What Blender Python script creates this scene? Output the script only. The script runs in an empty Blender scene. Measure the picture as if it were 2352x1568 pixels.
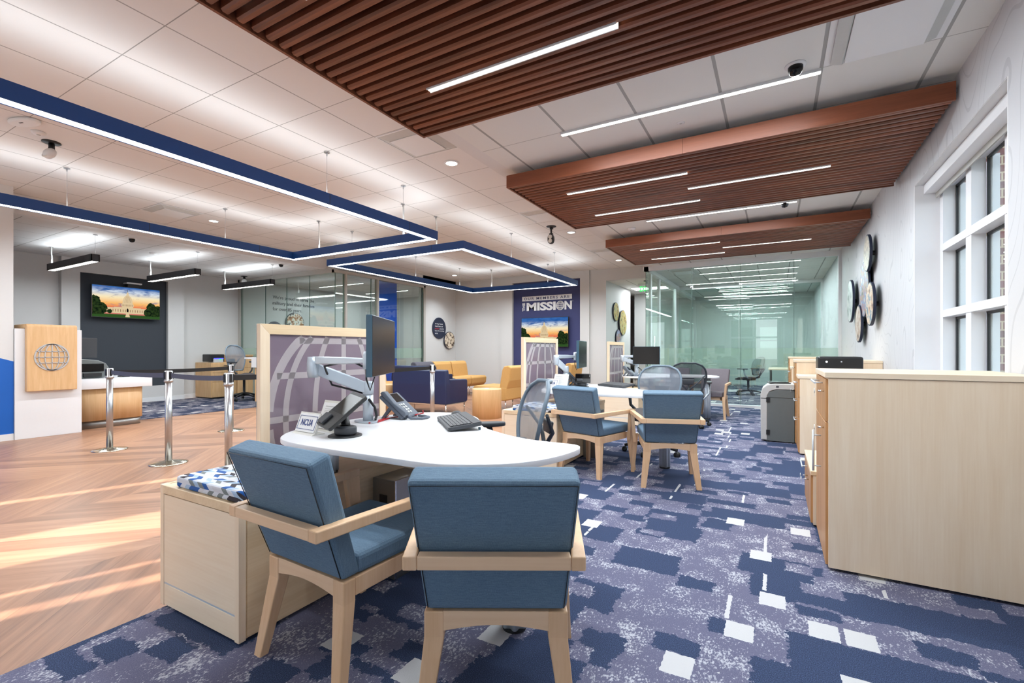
import bpy, math, random
from mathutils import Vector, Matrix
R = math.radians
rnd = random.Random(7)
SC = bpy.context.scene
COL = SC.collection
HC = 1.168            # camera height
ZR = 3.026            # ceiling over the desks and over the tellers
ZL = 3.292            # raised lobby ceiling
WX = 1.064            # right wall
WL = -8.70            # left wall plane (lobby side)
YB = 11.85            # far wall
YG = 10.56            # glass office front
ZT, ZB = 2.833, 2.715 # blue light frames

# ------------------------------------------------------------------ node helper
def srgb(r, g, b, a=1.0):
    def f(c):
        c /= 255.0
        return c/12.92 if c <= 0.04045 else ((c+0.055)/1.055)**2.4
    return (f(r), f(g), f(b), a)

class NT:
    def __init__(s, name):
        s.m = bpy.data.materials.new(name); s.m.use_nodes = True
        s.t = s.m.node_tree; s.t.nodes.clear()
        s.out = s.t.nodes.new('ShaderNodeOutputMaterial')
        s.tc = None
    def n(s, typ, **kw):
        nd = s.t.nodes.new(typ)
        for k, v in kw.items(): setattr(nd, k, v)
        return nd
    def link(s, a, b): s.t.links.new(a, b)
    def put(s, sock, v):
        if isinstance(v, bpy.types.NodeSocket): s.link(v, sock)
        elif v is not None: sock.default_value = v
    def obj(s):
        if s.tc is None: s.tc = s.n('ShaderNodeTexCoord')
        return s.tc.outputs['Object']
    def math(s, op, a, b=None, c=None, clamp=False):
        nd = s.n('ShaderNodeMath', operation=op, use_clamp=clamp)
        s.put(nd.inputs[0], a); s.put(nd.inputs[1], b)
        if c is not None: s.put(nd.inputs[2], c)
        return nd.outputs[0]
    def vmath(s, op, a, b=None):
        nd = s.n('ShaderNodeVectorMath', operation=op)
        s.put(nd.inputs[0], a)
        if b is not None: s.put(nd.inputs[1], b)
        return nd.outputs[0]
    def sep(s, v):
        nd = s.n('ShaderNodeSeparateXYZ'); s.put(nd.inputs[0], v); return nd.outputs
    def comb(s, x=0.0, y=0.0, z=0.0):
        nd = s.n('ShaderNodeCombineXYZ'); s.put(nd.inputs[0], x); s.put(nd.inputs[1], y); s.put(nd.inputs[2], z); return nd.outputs[0]
    def mul(s, v, k): return s.vmath('MULTIPLY', v, tuple(k))
    def noise(s, v, scale=5.0, detail=2.0, rough=0.5):
        nd = s.n('ShaderNodeTexNoise'); s.put(nd.inputs['Vector'], v)
        nd.inputs['Scale'].default_value = scale; nd.inputs['Detail'].default_value = detail; nd.inputs['Roughness'].default_value = rough
        return nd.outputs['Fac']
    def white(s, v):
        nd = s.n('ShaderNodeTexWhiteNoise', noise_dimensions='3D'); s.put(nd.inputs['Vector'], v); return nd.outputs['Value']
    def ramp(s, f, stops, interp='LINEAR'):
        nd = s.n('ShaderNodeValToRGB'); s.put(nd.inputs[0], f); cr = nd.color_ramp; cr.interpolation = interp
        while len(cr.elements) < len(stops): cr.elements.new(0.5)
        for e, (p, c) in zip(cr.elements, stops): e.position = p; e.color = c
        return nd.outputs[0]
    def mix(s, f, a, b):
        nd = s.n('ShaderNodeMix', data_type='RGBA'); s.put(nd.inputs[0], f); s.put(nd.inputs[6], a); s.put(nd.inputs[7], b); return nd.outputs[2]
    def bump(s, h, st=0.2, dist=0.01):
        nd = s.n('ShaderNodeBump'); s.put(nd.inputs['Height'], h); nd.inputs['Strength'].default_value = st; nd.inputs['Distance'].default_value = dist
        return nd.outputs[0]
    def bsdf(s, col, rough=0.5, metal=0.0, spec=0.5, normal=None, **kw):
        nd = s.n('ShaderNodeBsdfPrincipled'); s.put(nd.inputs['Base Color'], col); s.put(nd.inputs['Roughness'], rough)
        nd.inputs['Metallic'].default_value = metal; nd.inputs['Specular IOR Level'].default_value = spec
        if normal is not None: s.link(normal, nd.inputs['Normal'])
        for k, v in kw.items(): s.put(nd.inputs[k], v)
        s.link(nd.outputs[0], s.out.inputs[0]); return nd

M = {}
def plain(name, col, rough=0.5, metal=0.0, spec=0.5, var=0.04, sc=30, **kw):
    t = NT(name); c = srgb(*col)
    nz = t.noise(t.obj(), sc, 3)
    dark = tuple(x*(1-var*2) for x in c[:3])+(1,)
    t.bsdf(t.mix(nz, c, dark), rough, metal, spec, **kw); M[name] = t.m; return t.m
def emis(name, col, st):
    t = NT(name); e = t.n('ShaderNodeEmission'); e.inputs[0].default_value = srgb(*col); e.inputs[1].default_value = st
    t.link(e.outputs[0], t.out.inputs[0]); M[name] = t.m; return t.m

plain('white_paint', (214,214,214), 0.6, var=.01); plain('gray_wall', (202,202,201), 0.65, var=.012, sc=60)
plain('white_laminate', (240,240,242), 0.32, var=.005); plain('edge_white', (228,232,238), 0.4, var=.005)
plain('trim_white', (226,228,230), 0.45, var=.005); plain('mullion_gray', (176,174,168), 0.4, var=.01)
plain('window_white', (236,236,238), 0.4, var=.005); plain('sash_black', (30,33,36), 0.4)
plain('quartz', (228,230,234), 0.25, var=.01)
plain('steel', (190,192,196), 0.28, 1.0, var=.02); plain('chrome', (225,225,225), 0.12, 1.0, var=.01)
plain('base_metal', (214,208,192), 0.14, 1.0, var=.02)
plain('alu', (178,186,194), 0.35, 0.85, var=.02); plain('alu_light', (206,216,226), 0.4, 0.35, var=.01)
plain('kick_metal', (160,160,158), 0.35, 0.9)
plain('black_plastic', (26,27,29), 0.42); plain('dark_gray', (58,61,66), 0.5); plain('phone_gray', (96,104,116), 0.5); plain('key_gray', (84,86,90), 0.5)
plain('screen_black', (8,9,11), 0.22, spec=.3); plain('bezel_teal', (58,90,108), 0.35)
plain('navy_leather', (24,38,78), 0.38, var=.06); plain('tan_fabric', (202,156,92), 0.75, var=.05)
plain('blue_bright', (6,84,214), 0.4, var=.01); plain('blue_paint', (0,92,184), 0.5, var=.01); plain('navy_wall', (52,58,104), 0.7, var=.05, sc=6)
plain('charcoal_wall', (50,56,64), 0.75, var=.05, sc=90); plain('sign_white', (226,228,230), 0.5, var=.01)
plain('logo_gray', (188,190,194), 0.4, .3); plain('logo_blue', (44,66,126), 0.5)
plain('frame_blue', (14,66,132), 0.4, var=.02); plain('frame_end', (38,44,58), 0.5); plain('pendant_black', (40,42,48), 0.45, var=.02)
plain('belt_gray', (74,78,98), 0.6); plain('belt_black', (18,18,22), 0.6)
plain('baffle_gray', (196,198,196), 0.5); plain('shred_gray', (104,110,110), 0.5, var=.05); plain('shred_light', (198,198,196), 0.45)
plain('frost', (200,206,200), 0.6, var=.02); plain('key_white', (236,236,232), 0.4); plain('acrylic', (232,230,222), 0.25)
plain('paper', (240,240,240), 0.6, var=.01); plain('ink', (60,62,70), 0.6); plain('red_cable', (190,30,40), 0.5); plain('cord_white', (232,232,228), 0.5)
plain('ground', (120,128,110), 0.9, var=.2, sc=2); plain('asphalt', (110,112,114), 0.9, var=.1, sc=6)
plain('disk_rim', (24,34,58), 0.5); plain('mesh_frame', (112,128,142), 0.45); plain('mesh_frame_dark', (52,58,66), 0.45); plain('seat_brown', (84,76,76), 0.7, var=.05)
plain('glass_edge', (96,120,112), 0.3)
emis('light_white', (255,252,244), 9.0); emis('light_warm', (255,248,230), 9.0); emis('light_up', (255,252,244), 3.0)
emis('down_white', (255,253,248), 12.0); emis('exit_green', (40,240,90), 1.6); emis('power_white', (255,255,255), 1.5); emis('led_blue', (70,70,255), 2.5); emis('led_green', (60,240,150), 1.5)

def fabric(name, a, b, sc=1.0):
    t = NT(name); o = t.obj()
    n1 = t.noise(t.mul(o, (40*sc, 400*sc, 400*sc)), 1, 1); n2 = t.noise(t.mul(o, (500*sc, 500*sc, 30*sc)), 1, 1)
    n3 = t.noise(o, 3, 2)
    f = t.math('ADD', t.math('MULTIPLY', t.math('ADD', n1, n2), 0.75), t.math('MULTIPLY', n3, 0.5)); f = t.math('SUBTRACT', f, 0.5, clamp=True)
    t.bsdf(t.mix(f, srgb(*a), srgb(*b)), 0.75, spec=.35, normal=t.bump(t.math('ADD', n1, n2), .25, .001)); M[name] = t.m
fabric('blue_fabric', (76,100,124), (116,142,162)); fabric('slate_fabric', (74,74,84), (104,102,112)); fabric('taupe_fabric', (100,94,100), (128,120,126))

def wood(name, a, b, axis='Z', rough=0.42, k=1.0, fine=1.0):
    t = NT(name); o = t.obj()
    s = {'Z': (14, 14, 1.2), 'X': (1.2, 14, 14), 'Y': (14, 1.2, 14)}[axis]
    s2 = {'Z': (120, 120, 4), 'X': (4, 120, 120), 'Y': (120, 4, 120)}[axis]
    n1 = t.noise(t.mul(o, [x*k for x in s]), 1, 4, .6); n2 = t.noise(t.mul(o, [x*fine for x in s2]), 1, 2)
    f = t.math('ADD', t.math('MULTIPLY', n1, 0.75), t.math('MULTIPLY', n2, 0.3))
    t.bsdf(t.ramp(f, [(.3, srgb(*a)), (.72, srgb(*b))]), rough, spec=.4, normal=t.bump(n2, .08, .001)); M[name] = t.m
wood('maple_v', (248,228,202), (236,210,178), 'Z'); wood('maple_x', (248,230,204), (238,214,184), 'X'); wood('maple_y', (240,216,182), (220,190,150), 'Y')
wood('maple_door', (206,158,108), (176,126,80), 'Z'); wood('beech', (236,200,164), (222,180,138), 'Z', .38); wood('beech_x', (238,206,172), (226,188,150), 'X', .38)
wood('oak_v', (224,188,144), (204,162,114), 'Z', .45, 1.6); wood('drum_wood', (226,190,144), (208,168,118), 'Z')
wood('slat_wood', (146,86,60), (78,44,30), 'X', .38, .8, .6); wood('fascia_wood', (146,84,56), (112,60,38), 'X', .42, .5, 1.2)

# ---------------------------------------------------------------- floors, ceilings, walls
def mat_carpet(name, dark, mid, lite, spot):
    t = NT(name); o = t.obj(); xyz = t.sep(o)
    def dn(sc, amp):
        a = t.noise(o, sc, 2); b = t.noise(t.vmath('ADD', o, (7.3, 3.1, 0)), sc, 2)
        return t.comb(t.math('MULTIPLY', t.math('SUBTRACT', a, .5), amp), t.math('MULTIPLY', t.math('SUBTRACT', b, .5), amp), 0)
    p = t.vmath('ADD', t.vmath('ADD', o, dn(14, .05)), dn(70, .05))
    pw = t.vmath('ADD', o, dn(60, .012))
    def cell(v, sx, sy, ox, seed):
        q = t.sep(v); iy = t.math('FLOOR', t.math('DIVIDE', q[1], sy))
        fx = t.math('ADD', t.math('DIVIDE', q[0], sx), t.math('MULTIPLY', t.white(t.comb(iy, seed, 1.5)), ox)); ix = t.math('FLOOR', fx)
        return t.white(t.comb(ix, iy, seed)), t.math('FRACT', fx), t.math('FRACT', t.math('DIVIDE', q[1], sy))
    r1 = cell(p, .34, .25, .9, 3.0)[0]; r2 = cell(p, .17, .11, .8, 9.0)[0]
    m = t.math('GREATER_THAN', r1, .42); fl = t.math('GREATER_THAN', r2, .80)
    m = t.math('ABSOLUTE', t.math('SUBTRACT', m, fl))
    sp = t.noise(t.mul(o, (1, .6, 1)), 120, 3, .7); md = t.noise(o, 7, 3, .6)
    thr = t.math('SUBTRACT', .86, t.math('MULTIPLY', md, .62))
    spk = t.math('MULTIPLY', t.math('SUBTRACT', sp, thr), 9.0, clamp=True)
    mot = t.mix(spk, srgb(*mid), srgb(*lite))
    fine = t.noise(o, 330, 2)
    nav = t.ramp(fine, [(.35, tuple(c*.62 for c in srgb(*dark)[:3])+(1,)), (.52, srgb(*dark)), (.72, tuple(min(1, c*2.3) for c in srgb(*dark)[:3])+(1,))])
    mot = t.mix(t.math('MULTIPLY', t.math('SUBTRACT', fine, .45), 2.0, clamp=True), mot, t.mix(.4, mot, srgb(*lite)))
    c = t.mix(m, nav, mot)
    w, fx, fy = cell(pw, .125, .17, .7, 21.0)
    wm = t.math('MULTIPLY', t.math('GREATER_THAN', w, .955), t.math('MULTIPLY', t.math('GREATER_THAN', fx, .14), t.math('GREATER_THAN', fy, .25)))
    w2, fx2, fy2 = cell(pw, .5, .61, .6, 33.0)
    ln = t.math('MULTIPLY', t.math('GREATER_THAN', w2, .6), t.math('LESS_THAN', fx2, .035)); ln = t.math('MULTIPLY', ln, t.math('GREATER_THAN', t.noise(o, 4, 1), .5))
    c = t.mix(t.math('MAXIMUM', wm, ln), c, srgb(*spot))
    t.bsdf(c, .95, spec=.15, normal=t.bump(fine, .5, .004)); M[name] = t.m
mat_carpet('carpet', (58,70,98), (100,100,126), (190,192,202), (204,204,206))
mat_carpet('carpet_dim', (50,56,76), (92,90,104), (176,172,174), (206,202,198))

def mat_chevron():
    t = NT('wood_floor'); o = t.obj(); q = t.sep(o)
    W = 1.30
    u = t.math('DIVIDE', t.math('ADD', q[0], 30.55), W); col = t.math('FLOOR', u)
    par = t.math('SUBTRACT', t.math('MULTIPLY', t.math('MODULO', col, 2.0), 2.0), 1.0)      # -1 / +1
    lx = t.math('MULTIPLY', t.math('FRACT', u), W)
    v = t.math('ADD', q[1], t.math('MULTIPLY', par, lx))           # planks at 45 degrees
    pw = .255
    idx = t.math('FLOOR', t.math('DIVIDE', v, pw)); fr = t.math('FRACT', t.math('DIVIDE', v, pw))
    r = t.white(t.comb(idx, col, 2.0))
    along = t.math('SUBTRACT', q[1], t.math('MULTIPLY', par, q[0]))
    g = t.noise(t.comb(t.math('MULTIPLY', along, .9), t.math('MULTIPLY', v, 16.0), t.math('MULTIPLY', r, 20)), 1, 4, .6)
    g2 = t.noise(t.comb(t.math('MULTIPLY', along, 4), t.math('MULTIPLY', v, 110.0), 0), 1, 2)
    f = t.math('ADD', t.math('MULTIPLY', g, .75), t.math('ADD', t.math('MULTIPLY', r, .32), t.math('MULTIPLY', g2, .16)))
    c = t.ramp(f, [(.28, srgb(116,84,66)), (.58, srgb(160,118,92)), (.9, srgb(188,144,114))])
    gap = t.math('LESS_THAN', fr, .012); c = t.mix(t.math('MULTIPLY', gap, .5), c, srgb(80,50,36))
    t.bsdf(c, .36, spec=.4, normal=t.bump(g2, .05, .001)); M['wood_floor'] = t.m
mat_chevron()

def mat_tile(name, x0, y0, wx, wy, colr=(222,222,219), wd=.006, wd2=.006, line=(158,158,155), line2=(158,158,155)):
    t = NT(name); o = t.obj(); q = t.sep(o)
    def ln(c, c0, w):
        f = t.math('FRACT', t.math('ADD', t.math('DIVIDE', t.math('SUBTRACT', c, c0), .6096), 100.5))
        return t.math('LESS_THAN', t.math('ABSOLUTE', t.math('SUBTRACT', f, .5)), w/.6096/2)
    lx = ln(q[0], x0, wx); ly = ln(q[1], y0, wy)
    nz = t.noise(o, 220, 2)
    c = t.mix(t.math('MULTIPLY', nz, .25), srgb(*colr), srgb(*[v-14 for v in colr]))
    c = t.mix(ly, c, srgb(*line2)); c = t.mix(lx, c, srgb(*line))
    t.bsdf(c, .85, spec=.15, normal=t.bump(nz, .12, .002)); M[name] = t.m
mat_tile('tile_lobby', -4.095, 1.552, .012, .007, (226,226,226), line=(166,166,166), line2=(158,158,158))
mat_tile('tile_right', .872, 3.683, .022, .008, line=(160,160,158), line2=(176,176,173))
mat_tile('tile_teller', -9.0, 2.926, .010, .012, (214,214,214), line=(140,140,138), line2=(140,140,138))

def mat_topo(name):
    t = NT(name); o = t.obj(); q = t.sep(o)
    n = t.noise(t.comb(t.math('MULTIPLY', q[1], 1.15), t.math('MULTIPLY', q[2], .42), t.math('MULTIPLY', q[0], 1.0)), 1.0, 1.2, .45)
    f = t.math('FRACT', t.math('MULTIPLY', n, 26.0))
    l = t.math('LESS_THAN', f, .09)
    nz = t.noise(o, 60, 2)
    c = t.mix(t.math('MULTIPLY', nz, .2), srgb(206,206,209), srgb(196,196,199))
    t.bsdf(t.mix(t.math('MULTIPLY', l, .5), c, srgb(176,176,180)), .6); M[name] = t.m
mat_topo('topo_wall')

def mat_brick():
    t = NT('brick'); o = t.obj(); q = t.sep(o)
    nd = t.n('ShaderNodeTexBrick'); t.link(t.comb(q[0], q[2], 0), nd.inputs[0])
    nd.inputs['Scale'].default_value = 1.0; nd.inputs['Brick Width'].default_value = .21; nd.inputs['Row Height'].default_value = .075; nd.inputs['Mortar Size'].default_value = .007
    nd.inputs['Color1'].default_value = srgb(150,72,60); nd.inputs['Color2'].default_value = srgb(112,62,60); nd.inputs['Mortar'].default_value = srgb(206,184,150)
    c = t.mix(t.math('MULTIPLY', t.noise(o, 120, 2), .5), nd.outputs[0], srgb(96,60,56))
    c = t.mix(nd.outputs[1], c, srgb(212,190,156))
    t.bsdf(c, .85); M['brick'] = t.m
mat_brick()

def mat_cushion():
    t = NT('cushion_print'); o = t.obj(); q = t.sep(o)
    a = t.math('ADD', q[1], q[2]); x = q[0]
    r = t.math('DIVIDE', a, .05); ir = t.math('FLOOR', r); fr = t.math('FRACT', r)
    zz = t.math('ABSOLUTE', t.math('SUBTRACT', fr, .5))
    u = t.math('DIVIDE', t.math('ADD', x, t.math('MULTIPLY', zz, .06)), .036); iu = t.math('FLOOR', u)
    half = t.math('GREATER_THAN', fr, .5)
    w = t.white(t.comb(iu, t.math('ADD', t.math('MULTIPLY', ir, 2.0), half), 4.0))
    c = t.ramp(w, [(0, srgb(216,220,228)), (.28, srgb(170,194,220)), (.44, srgb(36,92,164)), (.6, srgb(124,132,134)), (.74, srgb(58,54,62)), (.88, srgb(210,210,216))], 'CONSTANT')
    t.bsdf(c, .7, spec=.3); M['cushion_print'] = t.m
mat_cushion()

def mat_glass(name, tint, k=1.0, base=0.0):
    t = NT(name); tr = t.n('ShaderNodeBsdfTransparent'); tr.inputs[0].default_value = srgb(*tint)
    gl = t.n('ShaderNodeBsdfGlossy'); gl.inputs['Roughness'].default_value = 0.0; gl.inputs[0].default_value = (1, 1, 1, 1)
    fr = t.n('ShaderNodeFresnel'); ge = t.n('ShaderNodeNewGeometry'); t.link(t.math('SUBTRACT', 1.5, t.math('MULTIPLY', ge.outputs['Backfacing'], .8333)), fr.inputs[0])
    f = t.math('ADD', t.math('MULTIPLY', fr.outputs[0], k), base, clamp=True)
    mx = t.n('ShaderNodeMixShader'); t.link(f, mx.inputs[0]); t.link(tr.outputs[0], mx.inputs[1]); t.link(gl.outputs[0], mx.inputs[2])
    t.link(mx.outputs[0], t.out.inputs[0]); M[name] = t.m
mat_glass('office_glass', (241,249,246), 1.1, .01); mat_glass('window_glass', (246,251,250), .8)

def mat_mesh(name, col, trans):
    t = NT(name); tr = t.n('ShaderNodeBsdfTransparent')
    nd = t.bsdf(srgb(*col), .6); mx = t.n('ShaderNodeMixShader'); mx.inputs[0].default_value = 1-trans
    t.link(tr.outputs[0], mx.inputs[1]); t.link(nd.outputs[0], mx.inputs[2]); t.link(mx.outputs[0], t.out.inputs[0]); M[name] = t.m
mat_mesh('chair_mesh', (124,132,144), .34); mat_mesh('chair_mesh_dark', (60,66,74), .3); mat_mesh('frosted_band', (206,222,206), .72)
def mat_shade():
    t = NT('shade_cloth'); a = t.n('ShaderNodeBsdfTranslucent'); a.inputs[0].default_value = (.8, .8, .78, 1)
    d = t.n('ShaderNodeBsdfDiffuse'); d.inputs[0].default_value = (.8, .8, .78, 1); mx = t.n('ShaderNodeMixShader'); mx.inputs[0].default_value = .4
    t.link(a.outputs[0], mx.inputs[1]); t.link(d.outputs[0], mx.inputs[2]); t.link(mx.outputs[0], t.out.inputs[0]); M['shade_cloth'] = t.m
mat_shade()
plain('panel_purple', (128,112,124), 0.10, spec=.7, var=.01); plain('panel_light', (176,166,168), 0.12, spec=.6, var=.01)
def mat_photo(name, cols, sc, seed):
    t = NT(name); o = t.vmath('ADD', t.obj(), (seed, seed*2.3, seed*.7))
    n = t.noise(o, sc, 3, .65)
    st = [(.32+i*.36/len(cols), srgb(*c)) for i, c in enumerate(cols)]
    t.bsdf(t.ramp(n, st), .4); M[name] = t.m
mat_photo('photo_a', [(96,80,70), (150,132,112), (196,182,160), (150,140,124)], 9, 1); mat_photo('photo_b', [(88,92,84), (150,146,128), (176,120,104), (90,130,180), (196,190,176)], 8, 5)
mat_photo('photo_c', [(120,130,122), (170,182,178), (206,210,206)], 7, 9); mat_photo('photo_d', [(104,74,66), (196,160,130), (226,206,184), (120,140,156)], 9, 13)
mat_photo('photo_e', [(94,86,84), (180,150,130), (206,196,186)], 9, 17); mat_photo('photo_f', [(86,52,24), (176,110,44), (222,214,196), (236,232,224), (60,60,58)], 8, 22)
mat_photo('photo_g', [(46,38,34), (96,76,60), (206,190,166), (222,210,190)], 14, 27); mat_photo('photo_h', [(46,40,30), (120,98,50), (196,170,96), (150,160,120)], 8, 31)
mat_photo('hedge_green', [(28,44,24), (58,84,44), (96,120,70)], 9, 3)
# ------------------------------------------------------------------ mesh helpers
class MB:
    def __init__(s): s.v = []; s.f = []; s.mi = []; s.cur = 0; s.sm = []
    def add(s, vs, fs, smooth=False):
        k = len(s.v); s.v += [tuple(v) for v in vs]
        for f in fs: s.f.append([i+k for i in f]); s.mi.append(s.cur); s.sm.append(smooth)
        return s
    def box(s, x0, y0, z0, x1, y1, z1):
        x0, x1 = min(x0, x1), max(x0, x1); y0, y1 = min(y0, y1), max(y0, y1); z0, z1 = min(z0, z1), max(z0, z1)
        return s.add([(x0,y0,z0),(x1,y0,z0),(x1,y1,z0),(x0,y1,z0),(x0,y0,z1),(x1,y0,z1),(x1,y1,z1),(x0,y1,z1)],
                     [(3,2,1,0),(4,5,6,7),(0,1,5,4),(1,2,6,5),(2,3,7,6),(3,0,4,7)])
    def hexa(s, bot, top):      # 4 points below, 4 above (counter-clockwise seen from above)
        return s.add(list(bot)+list(top), [(3,2,1,0),(4,5,6,7),(0,1,5,4),(1,2,6,5),(2,3,7,6),(3,0,4,7)])
    def prism(s, pts, a, b, axis='z', smooth=False):
        n = len(pts)
        def P(p, h): return {'z': (p[0], p[1], h), 'y': (p[0], h, p[1]), 'x': (h, p[0], p[1])}[axis]
        vs = [P(p, a) for p in pts]+[P(p, b) for p in pts]
        s.add(vs, [tuple(reversed(range(n))), tuple(range(n, 2*n))])
        k = len(s.v)-2*n
        for i in range(n):
            j = (i+1) % n; s.f.append([k+i, k+j, k+n+j, k+n+i]); s.mi.append(s.cur); s.sm.append(smooth)
        return s
    def loft(s, rings, closed=True, cap=True, smooth=True):
        n = len(rings[0]); k = len(s.v)
        for r in rings: s.v += [tuple(p) for p in r]
        for i in range(len(rings)-1):
            for j in range(n if closed else n-1):
                a = k+i*n+j; b = k+i*n+(j+1) % n
                s.f.append([a, b, b+n, a+n]); s.mi.append(s.cur); s.sm.append(smooth)
        if cap and closed:
            s.f.append([k+j for j in reversed(range(n))]); s.mi.append(s.cur); s.sm.append(False)
            s.f.append([k+(len(rings)-1)*n+j for j in range(n)]); s.mi.append(s.cur); s.sm.append(False)
        return s
    def tube(s, pts, r, n=8, sq=None):
        pts = [Vector(p) for p in pts]; rr = r if isinstance(r, (list, tuple)) else [r]*len(pts); rings = []; up = None
        for i, p in enumerate(pts):
            d = ((pts[min(i+1, len(pts)-1)]-p).normalized()+(p-pts[max(i-1, 0)]).normalized())
            if d.length < 1e-6: d = Vector((0, 0, 1))
            d.normalize()
            if up is None:
                up = Vector((0, 0, 1)) if abs(d.z) < .9 else Vector((1, 0, 0))
            a = d.cross(up)
            if a.length < 1e-5: a = d.cross(Vector((1, 0, 0)))
            a.normalize(); b = a.cross(d).normalized(); up = b
            ring = []
            for k in range(n):
                t = 2*math.pi*k/n; ax = rr[i]*math.cos(t); bx = rr[i]*math.sin(t)*(sq or 1)
                ring.append(p+a*ax+b*bx)
            rings.append(ring)
        return s.loft(rings)
    def lathe(s, prof, n=24, c=(0, 0, 0), smooth=True):
        rings = [[(c[0]+r*math.cos(2*math.pi*k/n), c[1]+r*math.sin(2*math.pi*k/n), c[2]+z) for k in range(n)] for r, z in prof]
        return s.loft(rings, smooth=smooth)
    def xf(s, m):
        s.v = [tuple(m @ Vector(v)) for v in s.v]; return s
    def build(s, name, mats, parent=None, bevel=0, seg=2, sub=0, loc=None, rot=None, label=None):
        me = bpy.data.meshes.new(name); me.from_pydata(s.v, [], s.f)
        if isinstance(mats, str): mats = [mats]
        for m in mats: me.materials.append(M[m])
        for p, i, sm in zip(me.polygons, s.mi, s.sm): p.material_index = i; p.use_smooth = sm
        me.update()
        import bmesh
        bm = bmesh.new(); bm.from_mesh(me); bmesh.ops.recalc_face_normals(bm, faces=bm.faces); bm.to_mesh(me); bm.free()
        o = bpy.data.objects.new(name, me); COL.objects.link(o)
        if parent is not None: o.parent = parent
        if loc: o.location = loc
        if rot: o.rotation_euler = rot
        if bevel:
            md = o.modifiers.new('b', 'BEVEL'); md.width = bevel; md.segments = seg; md.limit_method = 'ANGLE'; md.angle_limit = R(35)
            md.harden_normals = False
        if sub:
            md = o.modifiers.new('s', 'SUBSURF'); md.levels = sub; md.render_levels = sub
        if label: o['label'] = label
        return o

def box(x0, y0, z0, x1, y1, z1): return MB().box(x0, y0, z0, x1, y1, z1)
def tag(o, label=None, cat=None, group=None, kind=None):
    if label: o['label'] = label
    if cat: o['category'] = cat
    if group: o['group'] = group
    if kind: o['kind'] = kind
    return o
def thing(name, label, cat, loc=(0,0,0), rz=0, group=None):
    o = bpy.data.objects.new(name, None); COL.objects.link(o); o.empty_display_size = .1
    o.location = loc; o.rotation_euler = (0, 0, rz); return tag(o, label, cat, group)
def struct(name, mb, mats, parent=None, **kw):
    o = mb.build(name, mats, parent, **kw)
    if parent is None: o['kind'] = 'structure'
    return o
def kids(o): return [c for c in bpy.data.objects if c.parent == o]
def dup(root, loc, rz, label, group=None, scale=None):
    def cp(o, par):
        c = o.copy(); COL.objects.link(c)
        if par: c.parent = par
        for ch in kids(o): cp(ch, c)
        return c
    r = cp(root, None); r.location = loc; r.rotation_euler = (0, 0, rz); r['label'] = label
    if group: r['group'] = group
    if scale: r.scale = scale
    return r
def ell(cx, cy, rx, ry, n=28, a0=0, a1=360):
    return [(cx+rx*math.cos(R(a0+(a1-a0)*i/n)), cy+ry*math.sin(R(a0+(a1-a0)*i/n))) for i in range(n if a1-a0 == 360 else n+1)]
def rrect(x0, y0, x1, y1, r, n=5):
    out = []
    for cx, cy, a in ((x1-r, y0+r, -90), (x1-r, y1-r, 0), (x0+r, y1-r, 90), (x0+r, y0+r, 180)):
        out += [(cx+r*math.cos(R(a+90*i/n)), cy+r*math.sin(R(a+90*i/n))) for i in range(n+1)]
    return out
def smooth_poly(pts, it=2):
    for _ in range(it):
        q = []
        for i in range(len(pts)):
            a = pts[i]; b = pts[(i+1) % len(pts)]
            q += [(a[0]*.75+b[0]*.25, a[1]*.75+b[1]*.25), (a[0]*.25+b[0]*.75, a[1]*.25+b[1]*.75)]
        pts = q
    return pts
def ribbon(mb, pts, w, h0, h1, axis, clip=None):
    """flat band of width w following 2D pts, extruded h0..h1 along axis; clip = (x0,x1,y0,y1)"""
    def P(p, h): return {'z': (p[0], p[1], h), 'y': (p[0], h, p[1]), 'x': (h, p[0], p[1])}[axis]
    L = []
    for i, p in enumerate(pts):
        a = pts[max(i-1, 0)]; b = pts[min(i+1, len(pts)-1)]; dx, dy = b[0]-a[0], b[1]-a[1]; l = math.hypot(dx, dy) or 1
        nx, ny = -dy/l*w/2, dx/l*w/2; L.append(((p[0]+nx, p[1]+ny), (p[0]-nx, p[1]-ny)))
    for (a, b), (c, d) in zip(L[:-1], L[1:]):
        q = [a, b, d, c]
        if clip:
            mx = sum(p[0] for p in q)/4; my = sum(p[1] for p in q)/4
            if not (clip[0] < mx < clip[1] and clip[2] < my < clip[3]): continue
            q = [(min(max(p[0], clip[0]), clip[1]), min(max(p[1], clip[2]), clip[3])) for p in q]
        mb.add([P(p, h0) for p in q]+[P(p, h1) for p in q], [(0,1,2,3),(7,6,5,4),(0,4,5,1),(1,5,6,2),(2,6,7,3),(3,7,4,0)])
def globe_lines(mb, cx, cy, rx, ry, w, h0, h1, axis, clip=None, mer=(.42, .77), lat=(.45,), n=72, outer=1.4):
    ribbon(mb, [(cx+rx*math.cos(2*math.pi*i/n), cy+ry*math.sin(2*math.pi*i/n)) for i in range(n+1)], w*outer, h0, h1, axis, clip)
    for m in mer: ribbon(mb, [(cx+rx*m*math.cos(2*math.pi*i/n), cy+ry*math.sin(2*math.pi*i/n)) for i in range(n+1)], w, h0, h1, axis, clip)
    m = 30
    ribbon(mb, [(cx, cy-ry+2*ry*i/m) for i in range(m+1)], w, h0, h1, axis, clip)
    for l in (0,)+tuple(lat)+tuple(-x for x in lat):
        hw = rx*math.sqrt(1-l*l); ribbon(mb, [(cx-hw+2*hw*i/m, cy+ry*l) for i in range(m+1)], w, h0, h1, axis, clip)
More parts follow.
